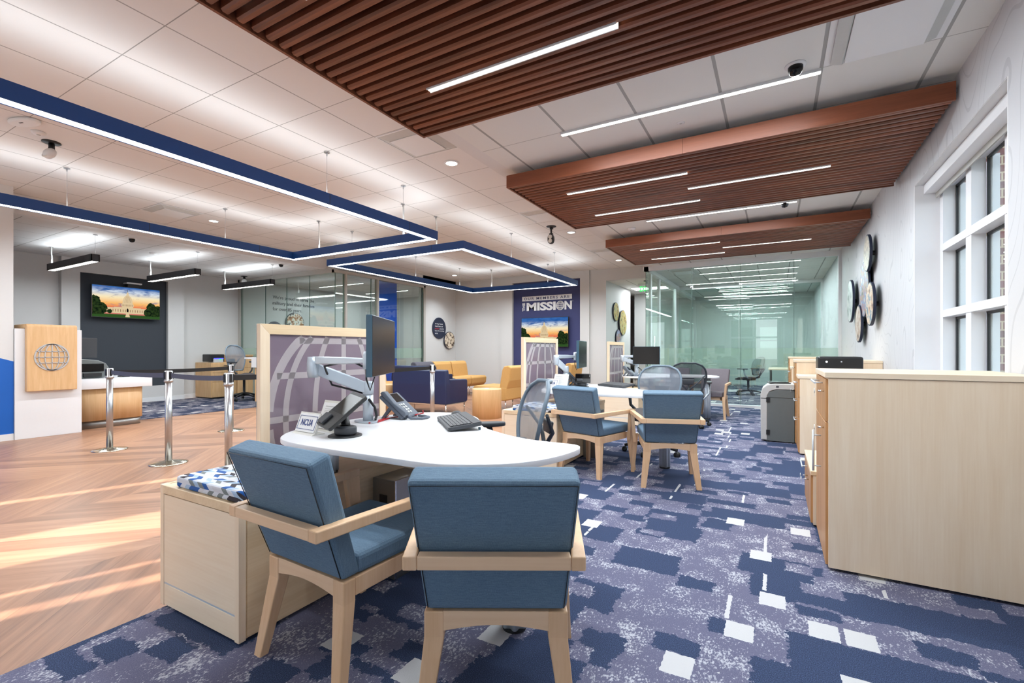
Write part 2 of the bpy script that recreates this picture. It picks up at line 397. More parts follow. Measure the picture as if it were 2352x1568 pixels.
def text(name, s, size, mat, parent=None, depth=.002, bold=0.0, space=1.0, align='LEFT', line=1.0, fit=None):
    """text mesh lying in local XY, facing +Z; fit=(w,h) scales it"""
    c = bpy.data.curves.new(name, 'FONT'); c.body = s; c.size = size; c.extrude = depth/2; c.offset = bold; c.space_character = space
    c.align_x = align; c.space_line = line; c.resolution_u = 3
    t = bpy.data.objects.new(name+'_tmp', c); COL.objects.link(t); bpy.context.view_layer.update()
    me = bpy.data.meshes.new_from_object(t.evaluated_get(bpy.context.evaluated_depsgraph_get()))
    bpy.data.objects.remove(t); bpy.data.curves.remove(c)
    if fit:
        xs = [v.co.x for v in me.vertices]; ys = [v.co.y for v in me.vertices]; x0, x1, y0, y1 = min(xs), max(xs), min(ys), max(ys)
        for v in me.vertices: v.co.x = (v.co.x-x0)/(x1-x0)*fit[0]; v.co.y = (v.co.y-y0)/(y1-y0)*fit[1]
    me.materials.clear(); me.materials.append(M[mat]); me.name = name
    o = bpy.data.objects.new(name, me); COL.objects.link(o)
    if parent is not None: o.parent = parent
    return o
def face(o, loc, d):
    """stand text up: d = direction it faces: 'x' (+x), '-y'"""
    o.location = loc
    o.rotation_euler = {'-y': (R(90), 0, 0), 'x': (R(90), 0, R(90)), '-x': (R(90), 0, R(-90)), 'z': (0, 0, 0)}[d]
    return o

# ================================================================== THE SETTING
# floors
struct('floor', MB().add([(-12.6,-2.0,0),(1.3,-2.0,0),(1.3,18,0),(-12.6,18,0),(-12.6,-2.0,-.2),(1.3,-2.0,-.2),(1.3,18,-.2),(-12.6,18,-.2)], [(0,1,2,3),(7,6,5,4),(0,4,5,1),(1,5,6,2),(2,6,7,3),(3,7,4,0)]), 'wood_floor')
struct('floor_carpet', box(-2.414,-1.9,.0,WX,YG,.006), 'carpet')
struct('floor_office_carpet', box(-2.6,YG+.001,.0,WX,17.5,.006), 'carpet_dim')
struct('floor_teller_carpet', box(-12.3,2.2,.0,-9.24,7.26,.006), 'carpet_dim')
# ceilings: raised lobby, lower ones over the desks and the tellers
struct('ceiling', box(-9.12,-2.0,ZL,-2.40,YB,ZL+.05), 'tile_lobby')
struct('ceiling_desks', box(-2.393,-2.0,ZR,WX,17.5,ZR+.05), 'tile_right')
struct('ceiling_teller', box(-12.42,-2.0,ZR,-9.13,17.5,ZR+.05), 'tile_teller')
struct('trim_1', box(-2.541,-2.0,ZR,-2.393,YB,ZL+.05), 'white_paint')
struct('trim_2', box(-9.13,-2.0,ZR,-9.0,YB,ZL+.05), 'white_paint')
struct('trim_3', box(-9.0,7.26,ZR,WL,YB,ZL), 'gray_wall')
struct('ceiling_office', box(-2.6,YG+.1,ZR-.004,WX,17.4,ZR-.001), 'tile_right')
# right wall with the window opening
w = MB()
y0, y1, z1 = 3.42, 5.33, 2.61
for a in ((-2.0, y0, 0, 3.3), (y1, 17.5, 0, 3.3), (y0, y1, z1, 3.3), (y0, y1, 0, .86)): w.box(WX, a[0], a[2], WX+.22, a[1], a[3])
struct('wall_right', w, 'topo_wall')
# window frame, sashes, panes
wf = struct('window_1', box(WX+.17, y0, .86, WX+.25, y0+.05, z1).box(WX+.17, y1-.09, .86, WX+.25, y1, z1).box(WX+.17, y0, z1-.06, WX+.25, y1, z1).box(WX+.17, y0, .86, WX+.25, y1, .92)
  .box(WX, y1-.012, .86, WX+.17, y1, z1).box(WX, y0, .86, WX+.17, y0+.012, z1), 'window_white')
for yy in (4.64, 3.96): struct('window_mullion', box(WX+.17, yy-.055, .92, WX+.25, yy+.055, z1-.06), 'window_white', wf)
for zz in (2.035, 1.475): struct('window_rail', box(WX+.165, y0+.05, zz-.03, WX+.25, y1-.09, zz+.03), 'window_white', wf)
for ya, yb in ((3.48, 3.90), (4.02, 4.58), (4.70, 5.24)):
    for za, zb in ((.92, 1.445), (1.505, 2.005), (2.065, 2.55)):
        s = MB()
        for q in ((yb-.022, za, yb, zb), (ya, za, ya+.022, zb), (ya, zb-.02, yb, zb), (ya, za, yb, za+.02)): s.box(WX+.250, q[0], q[1], WX+.266, q[2], q[3])
        sh = struct('window_sash', s, 'sash_black', wf)
        s = MB()
        for q in ((yb-.05, za, yb-.012, zb), (ya, za, ya+.02, zb)): s.box(WX+.267, q[0], q[1], WX+.305, q[2], q[3])
        struct('window_stop', s, 'window_white', wf)
        struct('window_pane', box(WX+.255, ya, za, WX+.262, yb, zb), 'window_glass', wf)
struct('trim_4', box(WX+.002, y0, z1-.004, WX+.17, y1, z1), 'white_paint')
sc = thing('roller_shade_cassette', 'white roller shade cassette under the head of the right-hand window', 'window shade', (0,0,0))
box(WX+.06, y0+.01, z1-.085, WX+.15, y1-.015, z1-.006).build('cassette', 'window_white', sc, bevel=.002)
box(WX+.14, y0+.02, z1-.13, WX+.15, y1-.02, z1-.085).build('bottom_bar', 'mullion_gray', sc)
# outside of that window
tag(box(1.46, 5.86, -.2, 6.0, 6.1, 4.2).build('brick_wall', 'brick'), 'red brick wall with pale mortar outside the right-hand window', 'wall')
struct('ground', box(-60,-60,-.4,60,60,-.22), 'asphalt')
# left wall by the kiosk with its blue corner
struct('wall_left', box(WL-.15,-2.0,.0,WL+.07,2.11,ZL+.02), 'white_paint')
struct('wall_left_paint', MB().prism([(-2.0,.075),(2.111,.075),(2.111,1.02),(-2.0,2.55)], WL+.071, WL+.074, 'x'), 'blue_paint')
struct('baseboard_left', box(WL+.07,-2.0,0,WL+.082,2.11,.085), 'trim_white')
# teller back wall with a shallow pilaster around the dark niche
tb = MB().box(-12.7, -2.0, 0, -12.42, 17.5, ZR+.1)
tb.box(-12.42, 3.67, 0, -12.28, 3.955, ZR).box(-12.42, 5.53, 0, -12.28, 5.87, ZR).box(-12.42, 3.955, 2.755, -12.28, 5.53, ZR).box(-12.42, 3.955, 0, -12.28, 5.53, .36)
struct('wall_teller', tb, 'gray_wall')
struct('wall_teller_panel', box(-12.42, 3.955, .36, -12.36, 5.53, 2.755), 'charcoal_wall')
struct('baseboard_teller', box(-12.28,3.67,0,-12.265,5.87,.1).box(-12.42,5.87,0,-12.405,7.2,.1), 'trim_white')
# wall between glass office and the far wall, far wall with the navy niche
struct('wall_left_far', box(WL-.15, 10.30, 0, WL, YB+.2, ZL), 'gray_wall')
fb = MB()
fb.box(WL-.15, YB, 0, -7.02, YB+.2, ZL)
fb.box(-7.02, YB-.06, 0, -6.64, YB+.2, ZL).box(-4.56, YB-.06, 0, -4.30, YB+.2, ZL).box(-6.64, YB-.06, 3.10, -4.56, YB+.2, ZL)
fb.box(-4.30, YB, 0, -3.86, YB+.2, ZL).box(-3.86, YB, 2.985, -2.5, YB+.2, ZL)
struct('wall_back', fb, 'gray_wall')
struct('wall_back_panel', box(-6.64, YB+.02, 0, -4.56, YB+.2, 3.10), 'navy_wall')
struct('baseboard_back', box(WL, YB-.012, 0, -7.02, YB, .1), 'trim_white')
# corridor behind the far wall
struct('wall_corridor', box(-4.0, YB+.2, 0, -3.86, 14.1, 3.0).box(-4.0, 15.2, 0, -3.25, 15.4, 3.0).box(-3.3, 15.4, 0, -3.25, 18, 3.0).box(-4.4, 14.1, 0, -3.86, 14.2, 3.0).box(-4.4,14.1,0,-4.3,15.4,3.0), 'gray_wall')
struct('ceiling_corridor', box(-4.4, YB+.2, 2.985, -2.5, 18, 3.03), 'tile_right')
struct('wall_far_end', box(-12.7, 17.5, 0, 1.4, 17.7, 3.4), 'gray_wall')
struct('wall_teller_near', box(-12.6, -2.1, 0, WL-.1, -2.0, 3.4), 'gray_wall')
struct('roof', box(-12.8,-2.1,3.36,1.5,18,3.5), 'white_paint')

def glass_wall(name, frames, panes, fm='mullion_gray'):
    o = struct(name, frames, fm)
    for p in panes: struct('glass_pane', box(*p), 'office_glass', o)
    return o
# left glass office (front along X at y=7.26, side along Y at WL)
f = MB()
GF, GT = 7.26, 2.93
f.box(-12.42, GF-.03, GT, WL+.0, GF+.07, ZR).box(WL-.07, GF-.03, GT, WL+.03, 10.38, ZR-.03).box(-12.42, GF-.03, 0, WL, GF+.07, .06).box(WL-.07, GF, 0, WL+.03, 10.38, .06)
f.box(-12.42, GF-.03, 0, -12.34, GF+.07, ZR).box(WL-.07, 7.53, 0, WL+.03, 7.585, GT).box(WL-.07, 8.53, 0, WL+.03, 8.585, GT).box(WL-.07, 10.30, 0, WL+.03, 10.38, ZR-.03)
gp = [(-12.34, GF+.014, .06, -11.32, GF+.026, GT)]
xs = [-12.34, -11.30, -10.45, -9.60, WL-.01]
gp = [(a+.004, GF+.014, .06, b-.004, GF+.026, GT) for a, b in zip(xs[:-1], xs[1:])]
gp += [(WL-.026, 7.27, .06, WL-.014, 7.53, GT), (WL-.026, 7.585, .06, WL-.014, 8.53, GT), (WL-.026, 8.585, .06, WL-.014, 9.36, GT), (WL-.026, 9.38, .06, WL-.014, 10.30, GT)]
gl = glass_wall('wall_glass_left', f, gp)
s = MB()
for xx in xs[1:-1]: s.box(xx-.004, GF+.012, .06, xx+.004, GF+.028, GT)
s.box(WL-.02, GF+.008, .06, WL-.008, GF+.022, GT).box(WL-.03, 8.35, .06, WL-.01, 8.37, GT).box(WL-.03, 10.28, .06, WL-.01, 10.3, GT).box(WL-.03, 7.51, .06, WL-.01, 7.53, GT).box(-12.34, GF+.01, .06, -12.32, GF+.03, GT)
struct('glass_seam', s, 'glass_edge', gl)
struct('frosted_band', box(-12.34, GF+.03, .95, WL-.02, GF+.031, 1.22).box(WL-.04, 7.6, .95, WL-.039, 10.3, 1.22), 'frosted_band', gl)
struct('wall_blue', box(WL-.14, 8.60, 0, WL-.09, 9.34, GT), 'blue_bright')
struct('wall_office_left', box(-12.42, 12.6, 0, WL-.1, 12.7, 3.2), 'gray_wall')
# right glass office across the end of the desk area
f = MB()
RG = 2.925
f.box(-2.56, YG-.03, RG, WX, YG+.08, ZR).box(-2.56, YG-.03, 0.006, WX, YG+.08, .055).box(WX-.05, YG-.03, .055, WX, YG+.08, RG)
f.box(-2.58, YG-.03, RG, -2.46, 17.5, ZR-.005).box(-2.56, 10.95, 0, -2.50, 11.06, RG).box(-2.56, 11.86, 0, -2.50, 11.96, RG).box(-2.56, 14.0, 0, -2.5, 14.1, RG)
xs = [-2.53, -1.56, -.62, .31, WX-.05]
gp = [(a+.004, YG+.02, .055, b-.004, YG+.032, RG) for a, b in zip(xs[:-1], xs[1:])]
gp += [(-2.536, YG+.03, .0, -2.524, 10.95, RG), (-2.536, 11.06, .0, -2.524, 11.86, RG), (-2.536, 11.96, .0, -2.524, 14.0, RG), (-2.536, 14.1, .0, -2.524, 17.4, RG)]
gr = glass_wall('wall_glass_right', f, gp, 'trim_white')
s = MB()
for xx in xs[:-1]: s.box(xx-.004, YG+.018, .055, xx+.004, YG+.034, RG)
struct('glass_seam', s, 'glass_edge', gr)
s = MB()
for xx in xs[1:-1]:
    for zz in (.35, 2.5): s.box(xx-.03, YG+.012, zz, xx+.03, YG+.018, zz+.03)
struct('glass_clamp', s, 'chrome', gr)
struct('frosted_band', box(-2.5, YG+.035, .80, WX-.05, YG+.036, 1.21), 'frosted_band', gr)
struct('door_pull', MB().tube([(-2.48, 11.2, .9), (-2.48, 11.2, 1.5)], .012), 'chrome', gr)
# second glass wall further back inside the offices
f = MB().box(-2.5, 14.4, RG, WX, 14.5, ZR-.006).box(-2.5, 14.4, 0, WX, 14.5, .055).box(WX-.05, 14.4, .055, WX, 14.5, RG)
g2 = glass_wall('wall_glass_inner', f, [(-2.49, 14.44, .055, -.9, 14.452, RG), (-.88, 14.44, .055, WX-.05, 14.452, RG)], 'trim_white')
# ------------------------------------------------------------------ street front behind the camera
SX, SE = .38, .43            # sun: x drift and drop per metre of y
YF = -1.8
ops = [(-8.3, -6.55), (-6.40, -6.22), (-6.05, -5.38), (-5.30, -4.62), (-4.26, -4.14), (-4.03, -3.86), (-3.7, -2.0), (-1.8, .12), (.3, .98)]  # narrow slots are made up to throw sun streaks on the floor
fw = MB(); px = -12.6
for a, b in ops: fw.box(px, YF-.2, 0, a, YF, 3.3); px = b
fw.box(px, YF-.2, 0, 1.3, YF, 3.3)
for a, b in ops: fw.box(a, YF-.2, 2.5, b, YF, 3.3).box(a, YF-.2, 0, b, YF, .12)
wfront = struct('wall_front', fw, 'white_paint')
wi = struct('window_2', box(-.88, YF-.14, .12, -.80, YF-.06, 2.5).box(-1.8, YF-.14, 1.68, .12, YF-.06, 1.76).box(-1.8, YF-.14, .12, .12, YF-.06, .2).box(-1.8, YF-.14, .12, -1.74, YF-.06, 2.5).box(.06, YF-.14, .12, .12, YF-.06, 2.5), 'window_white')
for i, (a, b) in enumerate(ops):
    if b-a > .6 and i not in (3, 7):
        lab = {0: 'white shade added to soften the sun in the street front, furthest left', 2: 'narrow white shade added to soften the sun left of a bare window', 6: 'wide white shade added to soften the sun beside the middle street window', 8: 'narrow white shade added to soften the sun at the right end of the street front'}[i]
        struct('added_sun_shade', box(a+.01, YF-.10, .14, b-.01, YF-.09, 2.5), 'shade_cloth', wfront)  # unseen shade, added to block direct sun and diffuse the daylight
def hedge(x0, x1, ya, yb, h, lab):  # added out of view to block the sun, leaving a narrow gap
    m = MB(); nx, ny, nz = 14, 3, 14; r = random.Random(int(x0*10))
    def P(i, j, k): return (x0+(x1-x0)*i/nx+(r.uniform(-.05, .05) if 0 < i < nx else 0), ya+(yb-ya)*j/ny+r.uniform(-.06, .06), -.2+(h+.2)*k/nz+(r.uniform(-.05, .05) if k else 0))
    pts = {}
    def g(i, j, k):
        if (i, j, k) not in pts: pts[(i, j, k)] = len(m.v); m.v.append(P(i, j, k))
        return pts[(i, j, k)]
    def q(a, b, c, d): m.f.append([g(*a), g(*b), g(*c), g(*d)]); m.mi.append(0); m.sm.append(False)
    for i in range(nx):
        for k in range(nz):
            q((i,0,k),(i+1,0,k),(i+1,0,k+1),(i,0,k+1)); q((i,ny,k),(i+1,ny,k),(i+1,ny,k+1),(i,ny,k+1))
        for j in range(ny): q((i,j,nz),(i+1,j,nz),(i+1,j+1,nz),(i,j+1,nz))
    for j in range(ny):
        for k in range(nz): q((0,j,k),(0,j+1,k),(0,j+1,k+1),(0,j,k+1)); q((nx,j,k),(nx,j+1,k),(nx,j+1,k+1),(nx,j,k+1))
    tag(m.build('sun_block_hedge', 'hedge_green'), lab, 'hedge', 'hedges added to block the sun outside the street front')
hedge(-5.2, -2.53, -6.4, -5.9, 4.6, 'tall hedge added to block the sun outside the street front, left of the gap')
hedge(-2.41, -.9, -6.4, -5.9, 4.6, 'tall hedge added to block the sun outside the street front, right of the gap')
hedge(-2.9, -2.0, -7.4, -6.9, 4.25, 'lower hedge added to cut the sun behind the gap between two tall ones')

# ------------------------------------------------------------------ blue rectangular light frames
def light_frame(name, x0, x1, ya, yb, lab, cables, joints):
    t = thing(name, lab, 'pendant light', ((x0+x1)/2, (ya+yb)/2, 0)); cx, cy = (x0+x1)/2, (ya+yb)/2
    W = .115; zt, zb = ZT, ZB
    def seg(mb, q, z0, z1): mb.box(q[0]-cx, q[1]-cy, z0, q[2]-cx, q[3]-cy, z1)
    names = [('beam', (x0, ya, x0+W, yb)), ('beam', (x1-W, ya, x1, yb)), ('beam', (x0+W, ya, x1-W, ya+W)), ('beam', (x0+W, yb-W, x1-W, yb))]
    for i, (nm, q) in enumerate(names):
        m = MB(); along_y = i < 2
        if along_y:
            for xa in (q[0], q[2]-.012): seg(m, (xa, q[1], xa+.012, q[3]), zb, zt)
            for yy in (q[1], q[3]-.012): seg(m, (q[0]+.012, yy, q[2]-.012, yy+.012), zb, zt)
        else:
            for yy in (q[1], q[3]-.012): seg(m, (q[0], yy, q[2], yy+.012), zb, zt)
        b = m.build(nm, 'frame_blue', t)
        g = .012
        l = MB(); u = MB()
        qq = (q[0]+g, q[1]+g, q[2]-g, q[3]-g) if along_y else (q[0]-g, q[1]+g, q[2]+g, q[3]-g)
        seg(l, qq, zb+.003, zb+.012); seg(u, qq, zt-.012, zt-.006)
        l.build('diffuser', 'light_white', b); u.build('uplight', 'light_up', b)
    m = MB()
    for (jx, jy, ax) in joints:
        if ax == 'y': m.box(jx-cx-.001, jy-cy-.0025, zb, jx-cx+.001, jy-cy+.0025, zt)
        else: m.box(jx-cx-.0025, jy-cy-.001, zb, jx-cx+.0025, jy-cy+.001, zt)
    m.build('joint_seam', 'black_plastic', t)
    for (x, y, pw) in cables:
        c = MB().tube([(x-cx, y-cy, zt-.02), (x-cx, y-cy, ZL-.001)], .0022, 6).lathe([(.03, ZL-.012), (.03, ZL-.0005)], 12, (x-cx, y-cy, 0), False).lathe([(.007, ZL-.045), (.007, ZL-.012)], 8, (x-cx, y-cy, 0))
        c.build('suspension_cable', 'steel', t)
        if pw: MB().tube([(x-cx+.02, y-cy, zt-.01), (x-cx+.026, y-cy, zt+.2), (x-cx+.016, y-cy, ZL-.01)], .008, 8).build('power_cord', 'cord_white', t)
light_frame('blue_frame_light', -7.255, -4.129, -1.0, 5.203, 'large blue rectangular pendant light frame nearest the camera, running out of the left edge',
    [(-4.19, 3.39, 0), (-4.19, 4.57, 0), (-4.72, 5.14, 1), (-6.555, 5.14, 1), (-4.19, .9, 0), (-7.2, 2.2, 0), (-7.2, 4.0, 0)], [(-4.129, 3.38, 'y'), (-4.129, 4.62, 'y'), (-7.14, 3.0, 'y'), (-6.75, 5.09, 'x'), (-7.14, 4.5, 'y')])
light_frame('blue_frame_light', -7.20, -4.13, 5.822, 10.55, 'blue rectangular pendant light frame further back, in front of the navy sign wall',
    [(-4.71, 5.88, 1), (-6.6, 5.88, 0), (-7.14, 8.2, 0), (-7.14, 9.9, 0), (-6.55, 10.49, 1), (-4.9, 10.49, 0), (-4.19, 9.3, 0), (-4.19, 7.4, 0)], [(-4.75, 5.822, 'x'), (-4.129, 7.7, 'y')])
# black pendants over the teller counter
for i, y in enumerate((3.26, 4.79, 6.30)):
    lab = ['black linear pendant light with white cord, leftmost of the three by the teller counter', 'black linear pendant light in the middle, in front of the dark television wall', 'black linear pendant light nearest the glass office, last of the three'][i]
    t = thing('linear_pendant', lab, 'pendant light', (-10.46, y, 0), 0, 'black linear pendants over the teller counter')
    zt, zb, L = 2.71, 2.595, .93
    MB().box(-L, -.055, zb, -L+.01, .055, zt).box(L-.01, -.055, zb, L, .055, zt).box(-L, -.055, zb, L, -.045, zt).box(-L, .045, zb, L, .055, zt).build('housing', 'pendant_black', t)
    box(-L+.01, -.045, zb+.002, L-.01, .045, zb+.01).build('diffuser', 'light_white', t); box(-L+.01, -.045, zt-.01, L-.01, .045, zt-.003).build('uplight', 'light_up', t)
    for x, w_ in ((-.92, 1), (.92, 0)):
        MB().tube([(x, 0, zt-.01), (x, 0, ZR)], .002, 6).lathe([(.03, ZR-.01), (.03, ZR-.0005)], 12, (x, 0, 0), False).build('suspension_cable', 'steel', t)
        if w_: MB().tube([(x+.03, 0, zt-.008), (x+.045, 0, zt+.1), (x+.02, 0, zt+.2), (x+.03, 0, ZR-.005)], .011, 8).build('power_cord', 'cord_white', t)

# ------------------------------------------------------------------ wooden slat baffles
def slat_baffle(y0, y1, lab, lights, near):
    x0, x1 = -2.409, 1.045; zb, zt = 2.832, 2.958
    t = thing('wooden_slat_baffle', lab, 'ceiling panel', (0, y0, 0), 0, 'wooden slat ceiling baffles'); D = y1-y0
    m = MB().box(x0, 0, zb, x0+1.72, .022, zt).box(x0+1.7225, 0, zb, x1, .022, zt)
    m.build('fascia', 'fascia_wood', t)
    MB().box(x0, .022, zb, x0+.018, D, zt-.03).build('side_board', 'slat_wood', t)
    MB().box(x0+.02, D-.02, zb+.002, x1, D, zt-.03).build('rear_board', 'slat_wood', t)
    n = int(round((D-.05)/.0760)); pitch = (D-.045)/n; s = MB()
    for i in range(n):
        y = .032+pitch*i; c = .010; pts = [(y, zt-.035), (y, zb+.004+c), (y+c, zb+.004), (y+.044-c, zb+.004), (y+.044, zb+.004+c), (y+.044, zt-.035)]
        s.prism(pts, x0+.022+.012, x1-.012, 'x')
    s.build('slats', 'slat_wood', t)
    s = MB()
    for xx in (-1.9, -.6, .7): s.box(xx-.03, .03, zt-.036, xx+.03, D-.02, zt)
    s.build('backer_rail', 'black_plastic', t)
    for (xa, xb, yy) in lights:
        MB().box(xa, yy-y0-.024, zb-.006, xb, yy-y0-.017, zb+.03).box(xa, yy-y0+.017, zb-.006, xb, yy-y0+.024, zb+.03).box(xa, yy-y0-.024, zb+.022, xb, yy-y0+.024, zb+.03).build('linear_light', 'trim_white', t)
        box(xa+.003, yy-y0-.017, zb-.002, xb-.003, yy-y0+.017, zb+.006).build('light_diffuser', 'light_warm', t)
    h = MB()
    for xx in (-2.1, -.8, .6): 
        for yy in (.3, D-.3): h.tube([(xx, yy, zt-.03), (xx, yy, ZR)], .003, 6)
    h.build('hanger', 'steel', t)
    box(x1, .05, 2.90, WX, .08, 2.925).build('wall_bracket', 'steel', t)
slat_baffle(.955, 2.86, 'dark wooden slat ceiling panel nearest the camera, with one long light', [(-1.94, -.72, 1.43), (-.73, .49, 1.89), (-1.94, -.706, 2.35)], True)
slat_baffle(4.155, 6.05, 'middle wooden slat ceiling panel with three staggered light strips', [(-1.94, -.725, 4.635), (-.789, .433, 5.087), (-1.945, -.732, 5.54)], False)
slat_baffle(7.37, 9.19, 'furthest wooden slat ceiling panel, in front of the glass office', [(-1.97, -.75, 7.84), (-.749, .466, 8.285), (-1.983, -.757, 8.715)], False)
def lin(x0, x1, y, z, lab, name='linear_ceiling_light'):
    t = thing(name, lab, 'ceiling light', ((x0+x1)/2, y, z), 0, 'slim linear lights set in the ceiling grid'); L = (x1-x0)/2
    box(-L, -.022, -.02, L, .022, .004).build('housing', 'trim_white', t)
    box(-L+.004, -.014, -.024, L-.004, .014, -.018).build('diffuser', 'light_white', t)
lin(-1.60, .262, 3.70, ZR, 'slim linear ceiling light between the nearest and middle slat panels')
lin(-1.61, .23, 6.775, ZR, 'slim linear ceiling light between the middle and furthest slat panels')
for i, y in enumerate((11.2, 12.1, 13.0, 13.9)):
    lin(-1.6 if i < 2 else -1.5, .45, y, ZR-.004, ['slim ceiling light inside the right glass office, nearest the glass front', 'slim ceiling light inside the right glass office, second from the front', 'slim ceiling light inside the right glass office, third from the front', 'slim ceiling light inside the right glass office, closest to the inner glass'][i])
lin(-1.5, .3, 15.6, ZR-.004, 'slim ceiling light beyond the inner glass wall, nearer one')
lin(-1.5, .3, 16.6, ZR-.004, 'slim ceiling light beyond the inner glass wall, furthest one')
lin(-11.7, -9.9, 9.2, ZR, 'slim ceiling light inside the left glass office, nearer one'); lin(-11.7, -9.9, 11.0, ZR, 'slim ceiling light inside the left glass office, further one')

# ------------------------------------------------------------------ things in the ceilings
def downlight(x, y, z, lab):
    t = thing('recessed_downlight', lab, 'ceiling light', (x, y, z), 0, 'round recessed downlights')
    MB().lathe([(.062, -.001), (.086, -.001), (.086, -.007), (.066, -.012), (.062, -.001)], 32).build('trim_ring', 'trim_white', t)
    MB().lathe([(.0, -.003), (.066, -.003), (.066, -.006), (0, -.006)], 28, smooth=False).build('lens', 'down_white', t)
downlight(-3.205, 4.285, ZL, 'round recessed downlight beside the nearest slat panel corner')
downlight(-8.046, 4.286, ZL, 'round recessed downlight seen inside the near blue light frame')
downlight(-3.209, 7.862, ZL, 'round recessed downlight beside the middle slat panel corner')
downlight(-7.945, 10.766, ZL, 'round recessed downlight above the round wall discs by the lounge')
downlight(-3.227, 10.846, ZL, 'round recessed downlight beside the furthest slat panel corner')
downlight(-8.046, .7, ZL, 'round recessed downlight out of view by the left wall')
def vent(x, y, z, lab, sx=.285, gap=.085, mat='baffle_gray'):
    t = thing('ceiling_diffuser', lab, 'air vent', (x, y, z), 0, 'square plaque air diffusers')
    MB().box(-.30, -.30, -.006, .30, -sx, -.0005).box(-.30, sx, -.006, .30, .30, -.0005).box(-.30, -sx, -.006, -sx, sx, -.0005).box(sx, -sx, -.006, .30, sx, -.0005).build('frame', 'trim_white', t)
    m = MB()
    a, b = sx, sx-gap
    for s_ in range(4):
        c, d = math.cos(R(90*s_)), math.sin(R(90*s_))
        q = [(-a, -a, -.002), (a, -a, -.002), (b, -b, -.03), (-b, -b, -.03)]
        q = [(p[0]*c-p[1]*d, p[0]*d+p[1]*c, p[2]) for p in q]
        m.add(q+[(p[0], p[1], p[2]+.0015) for p in q], [(0,1,2,3),(7,6,5,4),(0,4,5,1),(1,5,6,2),(2,6,7,3),(3,7,4,0)])
    m.build('louvre', 'baffle_gray', t)
    box(-b, -b, -.038, b, b, -.030).build('plaque', 'trim_white', t, bevel=.012)
vent(-3.18, 3.69, ZL, 'square air diffuser half hidden behind the nearest slat panel corner', mat='shiny')
vent(-3.18, 6.66, ZL, 'square air diffuser beside the middle slat panel', mat='shiny')
vent(-3.18, 9.8, ZL, 'square air diffuser above the far passage')
vent(-8.06, 3.69, ZL, 'square air diffuser inside the near blue light frame, left of a downlight')
vent(-7.75, 6.55, ZL, 'square air diffuser hidden partly by the blue frame corner')
vent(-2.2+.32, 11.6, ZR-.004, 'square air diffuser in the ceiling of the right glass office')
# big recessed troffer at top right
t = thing('ceiling_troffer', 'large square recessed air panel in the ceiling at the top right', 'ceiling panel', (.5675, 3.37, ZR))
MB().box(-.295, -.30, -.004, .295, -.27, -.0005).box(-.295, .27, -.004, .295, .30, -.0005).box(-.295, -.27, -.004, -.26, .27, -.0005).box(.26, -.27, -.004, .295, .27, -.0005).build('frame', 'trim_white', t)
MB().prism([(-.26, -.002), (-.26, -.02), (-.20, -.035), (-.19, -.03), (-.2, -.002)], -.27, .27, 'y').build('side_reflector', 'baffle_gray', t); MB().prism([(.26, -.002), (.26, -.01), (.20, -.03), (.19, -.025), (.2, -.002)], -.27, .27, 'y').build('side_reflector', 'baffle_gray', t)
box(-.19, -.27, -.042, .20, .25, -.034).build('plaque', 'trim_white', t, bevel=.006)

def dome_cam(x, y, z, lab, big=False):
    t = thing('dome_camera', lab, 'security camera', (x, y, z), 0, 'small black dome cameras')
    MB().lathe([(0, 0), (.062, 0), (.062, -.006), (.045, -.012), (0, -.012)], 24).build('mount_plate', 'trim_white', t)
    MB().lathe([(.044, -.010), (.044, -.025), (.040, -.045), (.028, -.062), (0, -.07)], 20).build('dome', 'screen_black', t)
dome_cam(.113, 3.567, ZR, 'black dome camera by the slim ceiling light at the top right')
dome_cam(.10, 6.80, ZR, 'black dome camera between the middle and furthest slat panels')
dome_cam(-9.32, 3.665, ZR, 'black dome camera above the leftmost black pendant')
dome_cam(-9.30, 6.342, ZR, 'black dome camera in front of the left glass office')
def ball_cam(x, y, z, lab, white=True, tilt=0, s=1.0):
    t = thing('ball_camera', lab, 'security camera', (x, y, z), 0, 'ceiling cameras on short swivel mounts')
    MB().lathe([(0, 0), (.075*s, 0), (.075*s, -.01), (.05*s, -.018), (0, -.018)], 24).build('ceiling_plate', 'black_plastic', t)
    MB().tube([(0, 0, -.01), (.01, 0, -.06*s), (.03, -.01, -.09*s)], .026*s, 10).build('swivel_arm', 'black_plastic', t)
    hd = thing_part = MB().lathe([(0, .03), (.035, .03), (.052, .018), (.06, 0), (.06, -.02), (.048, -.035), (.044, -.03), (0, -.03)], 24)
    hd.build('camera_head', 'trim_white' if white else 'black_plastic', t, loc=(.045*s, -.03*s, -.13*s), rot=(R(62), 0, R(tilt)))
    MB().lathe([(0, 0), (.042, 0), (.042, -.006), (0, -.012)], 20).build('lens_ring', 'acrylic' if white else 'alu', t, loc=(.045*s, -.056*s, -.143*s), rot=(R(62), 0, R(tilt)))
ball_cam(-6.45, 1.85, ZL, 'white ring camera on a black swivel mount at upper left, inside the near blue frame', True, 20, 1.0)
ball_cam(-11.64, 6.93, ZR, 'white ring camera on a black mount beside the left glass office', True, 40)
ball_cam(-2.95, 12.4, 2.985, 'white ring camera on a black mount in the passage beside the exit sign', True, 40)
t = thing('twin_eye_camera', 'black camera with two stacked round lenses hanging near the middle of the ceiling', 'security camera', (-3.36, 7.33, ZL))
MB().lathe([(0, 0), (.085, 0), (.085, -.008), (.05, -.016), (0, -.016)], 20).box(-.02, -.02, -.05, .03, .02, -.014).build('ceiling_plate', 'black_plastic', t)
MB().tube([(0, 0, -.04), (0.0, 0, -.13)], .016, 8).box(-.03, -.02, -.15, .03, .02, -.12).build('stem', 'black_plastic', t)
